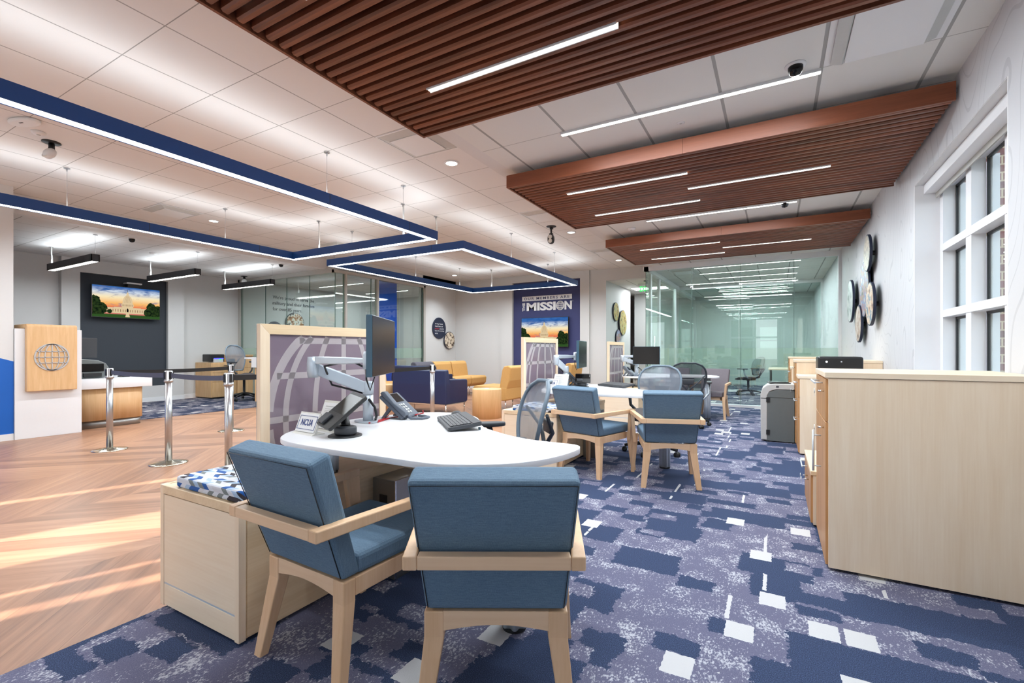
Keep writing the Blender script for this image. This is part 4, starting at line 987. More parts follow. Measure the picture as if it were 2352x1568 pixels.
tag(MB().tube([(-2.06, 2.03, .741), (-2.08, 2.10, .743), (-2.12, 2.2, .742), (-2.05, 2.30, .744), (-1.99, 2.36, .76), (-1.97, 2.33, .78)], .004, 8).tube([(-2.07, 1.97, .742), (-2.11, 2.12, .742), (-2.2, 2.26, .742)], .004, 8).build('network_cable', 'red_cable'), 'red network cables running behind the telephone on the nearest desk', 'cable')
# ================================================================== QUEUE POSTS
def stanchion(x, y, label):
    t = thing('queue_post', label, 'queue post', (x, y, 0), 0, 'steel belt barrier posts')
    prof = [(0, 0), (.168, 0), (.170, .006), (.150, .012), (.06, .026), (.032, .032), (0, .032)]
    MB().lathe(prof, 36).build('base', 'base_metal', t)
    MB().lathe([(.0315, .03), (.0315, .868), (0, .868)], 24).build('pole', 'steel', t)
    MB().lathe([(.040, .84), (.040, .856), (.036, .86), (.036, .95), (.030, .956), (0, .956)], 24).build('head', 'steel', t)
    m = MB()
    for a in (0, 90, 180, 270):
        b = MB().box(.034, -.012, .87, .042, .012, .945); b.xf(Matrix.Rotation(R(a), 4, 'Z')); m.add(b.v, b.f)
    m.build('belt_slot', 'black_plastic', t)
    return t
S = [(-6.80, 2.457), (-5.456, 2.461), (-4.43, 2.49), (-6.877, 3.904), (-4.386, 5.40)]
stanchion(*S[0], 'steel queue post nearest the white kiosk wall'); stanchion(*S[1], 'steel queue post in the middle of the front belt'); stanchion(*S[2], 'steel queue post just left of the framed screen, rising behind the bench')
stanchion(*S[3], 'steel queue post further back, its top behind another post'); stanchion(*S[4], 'steel queue post standing in front of the navy sofa')
def belt(a, b, sag, mat, label, z=.908):
    m = MB(); n = 14; rings = []
    for i in range(n+1):
        u = i/n; x = a[0]+(b[0]-a[0])*u; y = a[1]+(b[1]-a[1])*u; zz = z-sag*4*u*(1-u); rings.append([(x, y-.001, zz-.024), (x, y+.001, zz-.024), (x, y+.001, zz+.024), (x, y-.001, zz+.024)])
    d = Vector((b[0]-a[0], b[1]-a[1], 0)).normalized(); nn = Vector((-d.y, d.x, 0))*.0012
    rings = [[Vector((sum(p[0] for p in r)/4, sum(p[1] for p in r)/4, r[k][2]))+(nn if k in (1, 2) else -nn) for k in range(4)] for r in rings]
    m.loft(rings, smooth=False); tag(m.build('queue_belt', mat), label, 'belt', 'retractable queue belts')
def off(p, q, r=.04):
    d = Vector((q[0]-p[0], q[1]-p[1])).normalized()*r; return (p[0]+d.x, p[1]+d.y)
for i, j, mt, lb in ((0, 1, 'belt_gray', 'grey queue belt from the kiosk side post to the middle front post'), (1, 2, 'belt_gray', 'grey queue belt from the middle front post to the post by the screen'),
                  (0, 3, 'belt_black', 'black queue belt running back to the post behind'), (2, 4, 'belt_black', 'black queue belt leading from the right front post behind the framed screen')):
    belt(off(S[i], S[j]), off(S[j], S[i]), .012, mt, lb)

# ================================================================== KIOSK AND TELLER COUNTERS
k = thing('logo_kiosk', 'white kiosk wall with a wooden panel bearing a globe emblem', 'kiosk', (-8.66, 2.45, 0))
box(-.06, -.336, 0, .06, .337, 1.45).build('white_wall', 'quartz', k, bevel=.003)
wp = MB().prism([(.065, .622), (.14, .622), (.14, 1.49), (.12, 1.512), (-.35, 1.512), (-.35, 1.455), (.065, 1.455)], -.245, .265, 'y'); wp.build('wood_panel', 'oak_v', k, bevel=.01)
box(-.35, -.336, 1.40, -.065, .2, 1.453).build('rear_ledge', 'gray_wall', k)
m = MB(); globe_lines(m, .0, 1.073, .170, .176, .010, .14, .150, 'x', None, (.42, .77), (.44,), 64, 1.5); m.build('globe_emblem', 'logo_gray', k)
c = thing('teller_counter', 'low teller counter with a pale stone top and curved wooden end', 'counter', (-9.2, 3.2, 0))
def rend(x0, x1, y0, y1, r): return [(x1, y0)]+[(x1-r+r*math.cos(R(a)), y1-r+r*math.sin(R(a))) for a in range(0, 91, 15)]+[(x0, y1), (x0, y0)]
MB().prism(rend(-.45, .36, -.38, .42, .09), 0, .113, 'z', True).build('kickplate', 'kick_metal', c)
MB().prism(rend(-.47, .38, -.39, .44, .10), .113, .59, 'z', True).build('wood_body', 'oak_v', c)
MB().prism(rend(-.50, .44, -.40, .53, .03), .592, .742, 'z', True).build('stone_top', 'quartz', c, bevel=.003)
c2 = thing('teller_counter', 'white topped teller counter behind the left edge of the framed screen', 'counter', (-9.05, 6.45, 0), 0)
MB().box(-.28, -.66, 0, .28, .7, .11).build('kickplate', 'kick_metal', c2); MB().box(-.30, -.66, .11, .30, .7, .81).build('wood_body', 'oak_v', c2)
MB().box(-.36, -.70, .81, .34, .74, 1.02).build('stone_top', 'quartz', c2, bevel=.003); box(-.60, -.70, .985, -.36, .5, 1.02).build('side_ledge', 'quartz', c2)
t = thing('banknote_counter', 'grey banknote machine with a dark sloping display on the teller counter', 'office machine', (-9.15, 3.02, .742))
MB().prism(smooth_poly([(-.24, 0), (.22, 0), (.24, .12), (.16, .26), (-.12, .30), (-.26, .24)], 1), -.17, .17, 'x').build('body', 'shred_gray', t, bevel=.015)
MB().prism([(.172, .10), (.172, .22), (.180, .21), (.180, .11)], -.14, .15, 'y').build('display', 'screen_black', t)
box(.17, -.1, .02, .20, .12, .08).build('tray', 'black_plastic', t, bevel=.005); box(.17, -.15, .04, .183, -.12, .06).build('button', 'key_white', t)
t = thing('teller_monitor', 'dark teller monitor on a silver arm seen from behind at the left counter', 'monitor', (-9.60, 3.0, .742))
box(-.02, -.22, .30, .02, .30, .62).build('display_housing', 'dark_gray', t, bevel=.006); box(.02, -.06, .38, .05, .10, .52).build('rear_cover', 'black_plastic', t, bevel=.004)
MB().lathe([(.022, 0), (.022, .36)], 16, (.12, -.1, 0)).tube([(.12, -.1, .35), (.10, -.0, .36), (.04, .02, .42)], .016, 8).build('arm', 'alu_light', t)
t = thing('card_tray', 'small black tray lying on the teller counter', 'tray', (-9.05, 3.45, .742))
MB().box(-.08, -.05, 0, .08, .05, .004).box(-.08, -.05, .004, -.075, .05, .02).box(.075, -.05, .004, .08, .05, .02).box(-.08, .045, .004, .08, .05, .02).build('tray_body', 'black_plastic', t)
# credenza against the left wall
def handles(par, x, ys, zs, w=.16):
    m = MB()
    for y in ys:
        for z in zs: m.box(x, y-w/2, z-.004, x+.025, y+w/2, z+.004)
    m.build('handle', 'alu', par)
t = thing('credenza', 'low oak drawer credenza against the left wall with a printer on it', 'cabinet', (-12.06, 6.58, 0))
box(-.35, -.40, .03, .35, .20, .865).build('body', 'oak_v', t, bevel=.002)
for z0, z1 in ((.04, .40), (.406, .62), (.626, .845)):
    f = box(.35, -.385, z0, .368, .19, z1).build('drawer', 'oak_v', t, bevel=.001); box(.368, -.12, z1-.05, .39, .06, z1-.042).build('handle', 'alu', f)
box(-.33, -.36, 0, .33, .18, .03).build('plinth', 'black_plastic', t)
t = thing('tall_cabinet', 'taller oak cabinet beside the credenza by the left glass office', 'cabinet', (-12.05, 7.0, 0))
box(-.35, -.21, .03, .33, .20, 1.02).build('body', 'oak_v', t, bevel=.002); box(.33, -.205, .04, .348, .195, .72).build('door', 'oak_v', t, bevel=.001); box(.33, -.205, .726, .348, .195, .95).build('drawer', 'oak_v', t, bevel=.001)
box(-.36, -.22, 1.02, .36, .2, 1.05).build('top', 'oak_v', t); box(-.33, -.2, 0, .31, .18, .03).build('plinth', 'black_plastic', t)
t = thing('inkjet_printer', 'small black and silver printer with blue lights on the oak credenza', 'printer', (-12.0, 6.42, .865))
box(-.18, -.2, .02, .16, .14, .20).build('body', 'black_plastic', t, bevel=.015); MB().prism([(.0, -.16), (.19, -.12), (.19, .10), (.0, .12)], 0, .10, 'z').build('silver_tray', 'alu_light', t, bevel=.01)
box(.185, -.12, .098, .197, .10, .108).build('blue_light', 'led_blue', t); box(.191, .0, .06, .197, .05, .085).build('green_display', 'led_green', t)

# ================================================================== LOUNGE
def sofa(label, loc, rz, W=1.25, mat='navy_leather'):
    t = thing('sofa', label, 'sofa', loc, rz, 'navy leather sofas on metal legs'); hw = W/2
    MB().loft([[(-hw, 0, .20), (hw, 0, .20), (hw, .13, .20), (-hw, .13, .20)], [(-hw-.0, -.01, .55), (hw+.0, -.01, .55), (hw, .13, .55), (-hw, .13, .55)], [(-hw+.02, .0, .805), (hw-.02, .0, .805), (hw-.02, .10, .82), (-hw+.02, .10, .82)]], smooth=False).build('backrest', mat, t, bevel=.02, seg=3)
    for s in (-1, 1):
        a, b = (s*hw, s*(hw-.10)); x0, x1 = min(a, b), max(a, b)
        MB().prism([(.10, .20), (.64, .20), (.67, .24), (.67, .60), (.65, .625), (.10, .645)], x0, x1, 'x').build('armrest', mat, t, bevel=.015)
    MB().prism([(.12, .22), (.66, .22), (.68, .25), (.68, .44), (.64, .47), (.12, .46)], -hw+.10, hw-.10, 'x').build('seat', mat, t, bevel=.02)
    f = MB().box(-hw+.02, .02, .185, hw-.02, .035, .20).box(-hw+.02, .62, .185, hw-.02, .635, .20).box(-hw+.02, .02, .185, -hw+.035, .635, .20).box(hw-.035, .02, .185, hw-.02, .635, .20); f.build('base_rail', 'chrome', t)
    for s in (-1, 1):
        for y in (.03, .60): MB().lathe([(.010, 0), (.012, .19)], 12, (s*(hw-.03), y, 0)).build('leg', 'chrome', t)
    return t
s = sofa('navy leather sofa with its back to the camera beside the round wooden table', (-5.675, 6.59, 0), R(1))
s2 = dup(s, (-7.07, 8.0, 0), R(0), 'navy leather sofa partly hidden behind the nearer navy sofa')
def lounge(label, loc, rz, fab='tan_fabric'):
    t = thing('lounge_chair', label, 'lounge chair', loc, rz, 'tan armless lounge chairs'); hw = .345
    MB().prism([(.0, .25), (.02, .22), (.66, .22), (.74, .30), (.76, .44), (.72, .485), (.12, .475), (.0, .47)], -hw, hw, 'x').build('seat', fab, t, bevel=.02)
    MB().prism([(.0, .44), (.16, .46), (.10, .80), (.06, .865), (-.03, .88), (-.09, .84), (-.06, .60)], -hw+.005, hw-.005, 'x').build('backrest', fab, t, bevel=.02, seg=3)
    for s_ in (-1, 1):
        for y in (.05, .64): MB().lathe([(.009, 0), (.011, .225)], 10, (s_*(hw-.05), y, 0)).build('leg', 'chrome', t)
    return t
a = lounge('tan lounge chair at the right end of the row by the left wall', (-7.62, 10.42, 0), R(-90))
dup(a, (-7.62, 9.71, 0), R(-90), 'tan lounge chair next to the end of the row by the left wall'); lg = lounge('slate grey lounge chair peeking out behind the navy sofas', (-7.62, 9.0, 0), R(-90), 'slate_fabric')
dup(a, (-4.35, 7.85, 0), R(90), 'tan lounge chair turned away, left of the middle framed screen'); dup(a, (-4.05, 10.1, 0), R(90), 'tan lounge chair seen to the right of the middle framed screen')
dup(a, (-7.78, 7.45, 0), R(-90), 'tan lounge chair glimpsed under the nearest monitor')
t = dup(s, (-4.1, 8.95, 0), R(91), 'navy leather sofa hidden behind the middle framed screen')
def drum(x, y, label, h=.50):
    t = thing('drum_table', label, 'side table', (x, y, 0), 0, 'round wooden drum tables')
    MB().lathe([(.252, .0), (.252, h-.012), (.248, h), (0, h)], 48, smooth=True).build('drum', 'drum_wood', t)
    MB().lathe([(.042, h), (.040, h+.003), (0, h+.003)], 20).build('cable_port', 'trim_white', t)
drum(-4.37, 6.86, 'round wooden drum table beside the navy sofa'); drum(-6.72, 6.75, 'round wooden drum table seen under the nearest monitor')

# ================================================================== TELEVISIONS AND WALL SIGNS
def tv(label, cat, origin, d, W, H, crop=0):
    t = thing('television', label, cat, origin, {'x': R(90), '-y': 0}[d], 'wall televisions showing a domed building at sunset')
    # local: x across, facing -y, z up
    MB().box(-W/2, 0, -H/2, W/2, .05, H/2).build('housing', 'black_plastic', t, bevel=.003)
    box(-W*.2, .05, -H*.2, W*.2, .09, H*.2).build('wall_mount', 'black_plastic', t)
    w, h = W/2-.012, H/2-.012
    p = MB(); cols = ['tv_sky', 'tv_stone', 'tv_stone_dark', 'tv_tree', 'tv_grass', 'tv_statue']
    def poly(ci, pts, dep):
        p.cur = ci; n = len(pts); p.add([(x*w, -dep, y*h) for x, y in pts], [tuple(range(n))])
    poly(0, [(-1, -1), (1, -1), (1, 1), (-1, 1)], .001)
    poly(4, [(-1, -1), (1, -1), (1, -.80), (-1, -.78)], .0014)
    poly(1, [(-.62, -.72), (.62, -.72), (.62, -.36), (.40, -.36), (.40, -.32), (.16, -.32), (.16, -.28), (-.16, -.28), (-.16, -.32), (-.40, -.32), (-.40, -.36), (-.62, -.36)], .0016)
    for i in range(17): x = -.58+.0725*i; poly(2, [(x, -.62), (x+.02, -.62), (x+.02, -.46), (x, -.46)], .0019)
    poly(1, [(-.18, -.28), (.18, -.28), (.18, -.10), (.16, -.10), (.16, -.04), (-.16, -.04), (-.16, -.10), (-.18, -.10)], .0018)
    for i in range(9): x = -.15+.035*i; poly(2, [(x, -.24), (x+.012, -.24), (x+.012, -.12), (x, -.12)], .0021)
    poly(1, [(-.15, -.04)]+[(-.15*math.cos(R(a)), -.04+.52*math.sin(R(a))) for a in range(10, 80, 10)]+[(-.035, .50), (-.03, .62), (0, .70), (.03, .62), (.035, .50)]+[(.15*math.cos(R(a)), -.04+.52*math.sin(R(a))) for a in range(70, 0, -10)]+[(.15, -.04)], .0018)
    poly(5, [(-.006, .68), (.006, .68), (.004, .86), (-.004, .86)], .0019)
    for a in (-.09, -.045, 0, .045, .09): poly(2, [(a-.003, -.02), (a+.003, -.02), (a*.4+.002, .42), (a*.4-.002, .42)], .002)
    poly(1, [(-.07, -.95), (.07, -.95), (.03, -.62), (-.03, -.62)], .002); poly(5, [(-.025, -.62), (.025, -.62), (.03, -.46), (.0, -.36), (-.03, -.46)], .0023)
    r = random.Random(4)
    for bx, by, rx_, ry in ((-.92, -.1, .16, .45), (-.78, -.45, .20, .40), (-.98, -.6, .2, .4), (.72, -.28, .15, .34), (.95, -.45, .18, .38), (.62, -.6, .14, .26), (.82, -.62, .2, .3), (-.52, -.62, .07, .14)):
        pts = [(max(-1, min(1, bx+rx_*(1+.12*r.uniform(-1, 1))*math.cos(R(q)))), max(-.84, min(1, by+ry*(1+.12*r.uniform(-1, 1))*math.sin(R(q))))) for q in range(0, 360, 15)]
        poly(3, pts, .0024+r.random()*.0004)
    p.build('screen_picture', cols, t)
    return t
def emi_tex(name, fn):
    t = NT(name); e = t.n('ShaderNodeEmission'); c, st = fn(t); t.link(c, e.inputs[0]); e.inputs[1].default_value = st; t.link(e.outputs[0], t.out.inputs[0]); M[name] = t.m
def sky(t):
    q = t.sep(t.obj()); z = t.math('ADD', t.math('MULTIPLY', q[2], 1.6), .5)
    n = t.noise(t.mul(t.obj(), (2.2, 1, 9)), 1.5, 4, .6); n2 = t.noise(t.mul(t.obj(), (3, 1, 14)), 1.2, 4, .6)
    base = t.ramp(z, [(.0, srgb(206,120,120)), (.32, srgb(236,120,84)), (.46, srgb(255,190,110)), (.66, srgb(255,236,190)), (.86, srgb(214,226,240)), (1, srgb(60,110,180))])
    cl = t.math('MULTIPLY', t.math('SUBTRACT', n, .56), 8, clamp=True); cl2 = t.math('MULTIPLY', t.math('MULTIPLY', t.math('SUBTRACT', z, .70), 5, clamp=True), t.math('MULTIPLY', t.math('SUBTRACT', n2, .45), 6, clamp=True))
    return t.mix(cl2, t.mix(t.math('MULTIPLY', cl, .7), base, srgb(96,110,160)), srgb(40,90,160)), .95
emi_tex('tv_sky', sky)
for nm, cc, st in (('tv_stone', (240,214,170), .85), ('tv_stone_dark', (166,134,104), .7), ('tv_grass', (60,100,48), .7), ('tv_statue', (30,26,30), .4)): emis(nm, cc, st)
emi_tex('tv_tree', lambda t: (t.ramp(t.noise(t.obj(), 22, 3), [(.35, srgb(14,32,22)), (.65, srgb(62,86,44))]), .6))
tvs = tv('wide television on the dark wall behind the teller counter', 'television', (-12.20, 4.72, 2.19), 'x', 1.23, .68)
tv('wide television on the navy wall under the mission lettering', 'television', (-5.61, YB-.08, 1.665), '-y', 1.45, .83)
t = thing('wall_speaker', 'small black and white speaker bar above the television on the dark wall', 'speaker', (-12.3, 4.83, 2.60))
box(-.03, -.14, 0, .14, .14, .03).build('top_plate', 'trim_white', t); box(-.03, -.11, -.07, .10, .11, 0).build('speaker_body', 'black_plastic', t, bevel=.01)

t = thing('mission_sign', 'white wall lettering reading OUR MEMBERS ARE THE MISSION on the navy wall', 'sign', (-6.35, YB+.02, 2.28))
f0 = MB().box(0, -.016, .285, 1.53, -.004, .415); b = f0.build('white_bar', 'sign_white', t)
face(text('bar_lettering', 'OUR MEMBERS ARE', .1, 'navy_wall', b, .002, .0012, 1.25, fit=(1.40, .075)), (.06, -.0172, .312), '-y')
o = text('side_lettering', 'THE', .1, 'sign_white', t, .01, .004, fit=(.235, .085)); o.location = (.092, -.010, .0); o.rotation_euler = (R(90), R(-90), 0)
face(text('big_lettering', 'MISSI', .25, 'sign_white', t, .012, .010, .98, fit=(.905, .235)), (.145, -.010, .0), '-y')
face(text('big_lettering', 'N', .25, 'sign_white', t, .012, .010, fit=(.215, .235)), (1.315, -.010, .0), '-y')
m = MB(); globe_lines(m, 1.185, .118, .112, .118, .011, -.016, -.004, 'y', None, (.40, .76), (.45,), 48, 1.8); m.build('globe_letter', 'sign_white', t)
MB().lathe([(0, 0), (.009, 0), (.009, .004), (0, .004)], 12).build('mark', 'sign_white', t, loc=(1.555, -.008, .225), rot=(R(90), 0, 0))
# writing on the wall of the left glass office
t = thing('wall_quote', 'grey wall lettering about serving the military, seen through the left glass office', 'wall lettering', (-12.415, 8.21, 2.30))
for i, (s_, w_) in enumerate((("We're proud to serve the", 1.36), ('military and their families', 1.37), ('for over 85 years.', .94))):
    face(text('lettering', s_, .14, 'ink', t, .003, 0, fit=(w_, .125 if i != 2 else .12)), (0, 0, .30-.165*i), 'x')

def disc(label, c, r, d, mat, name='round_photo', standoff=.03, th=.03):
    """round board; d = direction it faces"""
    rot = {'x': (0, R(90), 0), '-x': (0, R(-90), 0), '-y': (R(90), 0, 0)}[d]
    t = bpy.data.objects.new(name, None); COL.objects.link(t); t.location = c; t.rotation_euler = rot; t.empty_display_size = .1; tag(t, label, 'wall picture', 'round printed wall discs')
    MB().lathe([(0, standoff), (r-.004, standoff), (r, standoff+.004), (r, standoff+th-.003), (r-.003, standoff+th), (r-.014, standoff+th), (0, standoff+th-.001)], 56, smooth=False).build('board', 'disk_rim', t)
    MB().lathe([(0, standoff+th), (r-.014, standoff+th), (r-.014, standoff+th+.0012), (0, standoff+th+.0012)], 56, smooth=False).build('picture', mat, t)
    MB().lathe([(0, 0), (.03, 0), (.03, standoff), (0, standoff)], 12, smooth=False).build('spacer', 'black_plastic', t)
    return t
XD = WX-.001
disc('round photo disc at the top of the cluster on the right wall', (XD, 7.22, 2.37), .228, '-x', 'photo_a', standoff=.05)
disc('largest round photo disc in the centre of the cluster on the right wall', (XD, 7.62, 1.965), .366, '-x', 'photo_b', standoff=.03, th=.025)
disc('round photo disc at the far left of the cluster on the right wall', (XD, 8.73, 1.91), .322, '-x', 'photo_c', standoff=.05)
disc('round photo disc on the near side of the cluster, nearest the window', (XD, 6.98, 1.72), .262, '-x', 'photo_d', standoff=.055)
disc('round photo disc at the bottom of the cluster on the right wall', (XD, 7.95, 1.53), .256, '-x', 'photo_e', standoff=.045)
t = disc('black round disc with white wording on the wall behind the lounge', (WL, 11.0, 1.815), .315, 'x', 'disk_rim', 'round_text_disc', .01, .02)
for i, (s_, w_, mt) in enumerate((('At Navy Federal', .36, 'sign_white'), ('Credit Union, our', .37, 'sign_white'), ('members', .20, 'red_cable'), ('heart of everything', .43, 'sign_white'), ('we do.', .13, 'sign_white'))):
    o = text('lettering', s_, .06, mt, t, .001, fit=(w_, .042)); o.rotation_euler = (0, 0, R(90)); o.location = (-.10+.068*i, -.21, .0318)
o = text('lettering', 'are at the', .06, 'sign_white', t, .001, fit=(.19, .042)); o.rotation_euler = (0, 0, R(90)); o.location = (.036, .01, .0318)
disc('round cotton plant photo disc just right of the black wording disc', (WL, 11.46, 1.465), .262, 'x', 'photo_g', standoff=.03)
disc('round photo disc seen through the left glass office', (-12.415, 8.89, 1.97), .30, 'x', 'photo_f', standoff=.01); disc('dark round photo disc half hidden inside the left glass office', (-12.415, 8.25, 1.72), .26, 'x', 'disk_rim', standoff=.005)
disc('upper left round photo disc on the passage wall', (-3.86, 12.62, 2.22), .26, 'x', 'photo_h', standoff=.01); disc('larger round photo disc on the passage wall', (-3.86, 13.22, 1.95), .36, 'x', 'photo_h', standoff=.03); disc('lowest round photo disc on the passage wall', (-3.86, 12.85, 1.50), .24, 'x', 'photo_b', standoff=.01)
t = thing('room_plate', 'small brown room plate on the passage wall', 'sign', (-3.251, 15.7, 1.35)); box(0, 0, 0, .012, .2, .12).build('plate', 'maple_door', t); box(.012, .03, .03, .014, .17, .09).build('insert', 'ink', t)

# ================================================================== CABINETS ALONG THE RIGHT WALL
def key(par, x, y, z):
    m = MB().tube([(x, y, z), (x-.03, y, z)], .005, 8); m.build('lock', 'chrome', par)
    MB().lathe([(0, -.0015), (.014, -.0015), (.014, .0015), (0, .0015)], 20).box(-.004, -.03, -.001, .004, -.012, .001).build('key', 'key_white', par, loc=(x-.045, y, z), rot=(R(90), 0, R(90)))
x0 = .243
t = thing('tall_cabinet', 'large maple cabinet end filling the lower right corner', 'cabinet', (.65, 2.967, 0), 0, 'tall maple cabinets along the right wall')
X0 = x0-.65; X1 = WX-.65-.004
box(X0, 0, .022, X1, .655, 1.02).build('body', 'maple_v', t, bevel=.001)
box(X0-.016, -.006, 1.022, X1, .675, 1.05).build('top', 'maple_x', t, bevel=.002)
box(X0-.012, .02, .79, X0, .655, 1.012).build('drawer', 'maple_door', t, bevel=.001)
d = box(X0-.012, .02, .03, X0, .655, .782).build('door', 'maple_door', t, bevel=.001)
MB().tube([(X0-.05, .30, .46), (X0-.05, .30, .70)], .006, 8).tube([(X0-.012, .30, .49), (X0-.05, .30, .49)], .004, 6).tube([(X0-.012, .30, .67), (X0-.05, .30, .67)], .004, 6).build('handle', 'alu_light', d)
MB().tube([(X0-.05, .16, .985), (X0-.05, .46, .985)], .006, 8).tube([(X0-.012, .19, .985), (X0-.05, .19, .985)], .004, 6).tube([(X0-.012, .42, .985), (X0-.05, .42, .985)], .004, 6).build('drawer_handle', 'alu_light', t)
key(t, X0-.012, .10, .945); key(t, X0-.012, .10, .745)
MB().lathe([(.02, .006), (.02, .024)], 10, (X0+.06, .05, 0)).lathe([(.02, .006), (.02, .024)], 10, (X1-.1, .05, 0)).build('foot', 'black_plastic', t)
t = thing('low_pedestal', 'low maple drawer box standing behind the large corner cabinet', 'cabinet', (.55, 3.95, 0))
box(-.335, -.30, .02, .5, .45, .345).build('body', 'maple_v', t, bevel=.001); box(-.35, -.305, .345, .5, .46, .372).build('top', 'maple_y', t, bevel=.001)
b = box(-.348, -.29, .03, -.335, .44, .34).build('drawer', 'maple_door', t, bevel=.001)
MB().tube([(-.38, .10, .31), (-.38, .36, .31)], .005, 8).tube([(-.348, .13, .31), (-.38, .13, .31)], .004, 6).tube([(-.348, .33, .31), (-.38, .33, .31)], .004, 6).build('handle', 'alu_light', b)
key(t, -.348, .05, .26); key(t, -.348, -.06, .26); box(-.33, -.28, .006, .48, .43, .02).build('plinth', 'black_plastic', t)
def credz(y, label, labt, ky=True):
    t = thing('low_cabinet', label, 'cabinet', (.65, y, 0), 0, 'lower maple cabinets along the right wall')
    box(X0-.01, 0, .02, X1, .60, .85).build('body', 'maple_v', t, bevel=.001); box(X0-.025, -.006, .852, X1, .60, .88).build('top', 'maple_x', t, bevel=.001)
    for a, b_ in ((.03, .42), (.426, .64), (.646, .845)):
        f = box(X0-.024, .01, a, X0-.01, .595, b_).build('drawer', 'maple_door', t, bevel=.001)
        MB().tube([(X0-.055, .16, b_-.05), (X0-.055, .44, b_-.05)], .005, 8).tube([(X0-.024, .19, b_-.05), (X0-.055, .19, b_-.05)], .004, 6).tube([(X0-.024, .41, b_-.05), (X0-.055, .41, b_-.05)], .004, 6).build('handle', 'alu_light', f)
    t2 = thing('tall_cabinet', labt, 'cabinet', (.65, y+.605, 0), 0, 'tall maple cabinets along the right wall')
    box(X0-.02, 0, .02, X1, .70, 1.015).build('body', 'maple_v', t2, bevel=.001); box(X0-.04, -.005, 1.017, X1, .71, 1.045).build('top', 'maple_x', t2, bevel=.001)
    f = box(X0-.034, .01, .03, X0-.02, .69, .72).build('door', 'maple_door', t2, bevel=.001); box(X0-.034, .01, .726, X0-.02, .69, 1.01).build('drawer', 'maple_door', t2, bevel=.001)
    key(t2, X0-.034, .06, .95); key(t2, X0-.034, .06, .68)
    for q in (t, t2): box(X0+.02, .03, .006, X1-.02, .55, .02).build('plinth', 'black_plastic', q)
credz(6.09, 'lower maple drawer cabinet carrying the black printer', 'tall maple cabinet directly behind the black printer')
credz(9.15, 'lower maple drawer cabinet at the far end by the glass', 'tall maple cabinet at the far end, against the glass office')
t = thing('desktop_printer', 'black and silver printer with a lit power button on the cabinet by the right wall', 'printer', (.61, 6.34, .88))
MB().box(-.20, -.14, .065, .21, .2, .215).build('body', 'black_plastic', t, bevel=.02); box(-.18, -.13, 0, .20, .19, .07).build('lower_body', 'dark_gray', t, bevel=.004)
MB().prism([(-.19, .0), (-.01, .0), (.03, .045), (.20, .048), (.205, .062), (-.19, .068)], -.146, -.12, 'y').build('silver_band', 'alu_light', t, bevel=.002)
MB().lathe([(0, 0), (.011, 0), (.011, .004), (0, .004)], 20).build('power_button', 'power_white', t, loc=(-.12, -.141, .16), rot=(R(90), 0, 0)); MB().lathe([(0, 0), (.008, 0), (.008, .004), (0, .004)], 20).build('logo_badge', 'logo_gray', t, loc=(.015, -.141, .16), rot=(R(90), 0, 0))
t = thing('paper_shredder', 'grey office shredder with a pale rounded frame beside the cabinets', 'office machine', (.005, 6.98, .006))
MB().prism([(-.17, .02), (-.10, .02), (-.10, .58), (-.07, .64), (.0, .665), (.20, .665), (.20, .735), (-.02, .735), (-.10, .72), (-.155, .67), (-.175, .60)], -.205, .205, 'y').build('outer_frame', 'shred_light', t, bevel=.008)
MB().prism([(-.115, .01), (.20, .01), (.20, .66), (.0, .66), (-.08, .63), (-.115, .56)], -.20, .20, 'y').build('side_panel', 'shred_gray', t, bevel=.004)
for z in (.12, .53): box(-.11, -.212, z-.03, -.07, -.199, z+.03).build('hinge', 'black_plastic', t)
box(-.115, -.2035, .0, .2, -.199, .004).box(-.17, -.206, .545, -.10, -.20, .552).box(-.10, -.203, .56, .2, -.1995, .563).build('seam', 'black_plastic', t); box(.0, -.208, .69, .03, -.204, .71).build('badge', 'ink', t)
m = MB()
for xx in (-.12, .16):
    for yy in (-.16, .16): m.lathe([(.02, 0), (.02, .02)], 10, (xx, yy, 0))
m.build('caster', 'black_plastic', t)
t = thing('clipboard_tray', 'thin black tray lying on top of the shredder', 'tray', (.005, 6.98, .741), R(10)); box(-.09, -.15, 0, .14, .12, .012).build('tray_body', 'black_plastic', t, bevel=.004); box(-.07, -.13, .012, .12, .10, .02).build('lid', 'screen_black', t, bevel=.003)
# inside the right glass office
t = thing('office_table', 'small dark framed table inside the right glass office', 'table', (.35, 13.0, .006))
box(-.5, -.6, .70, .5, .6, .73).build('tabletop', 'maple_x', t, bevel=.003)
for sx in (-.45, .45):
    for sy in (-.55, .55): box(sx-.02, sy-.02, 0, sx+.02, sy+.02, .70).build('leg', 'black_plastic', t)
# ================================================================== LIGHT, SKY, CAMERA
def area(name, loc, sx, sy, power, rot=(0, 0, 0), col=(.86, .94, 1.0), spread=180):
    l = bpy.data.lights.new(name, 'AREA'); l.shape = 'RECTANGLE'; l.size = sx; l.size_y = sy; l.energy = power; l.color = col; l.spread = R(spread)
    o = bpy.data.objects.new(name, l); COL.objects.link(o); o.location = loc; o.rotation_euler = rot; return o
LK = 1.45
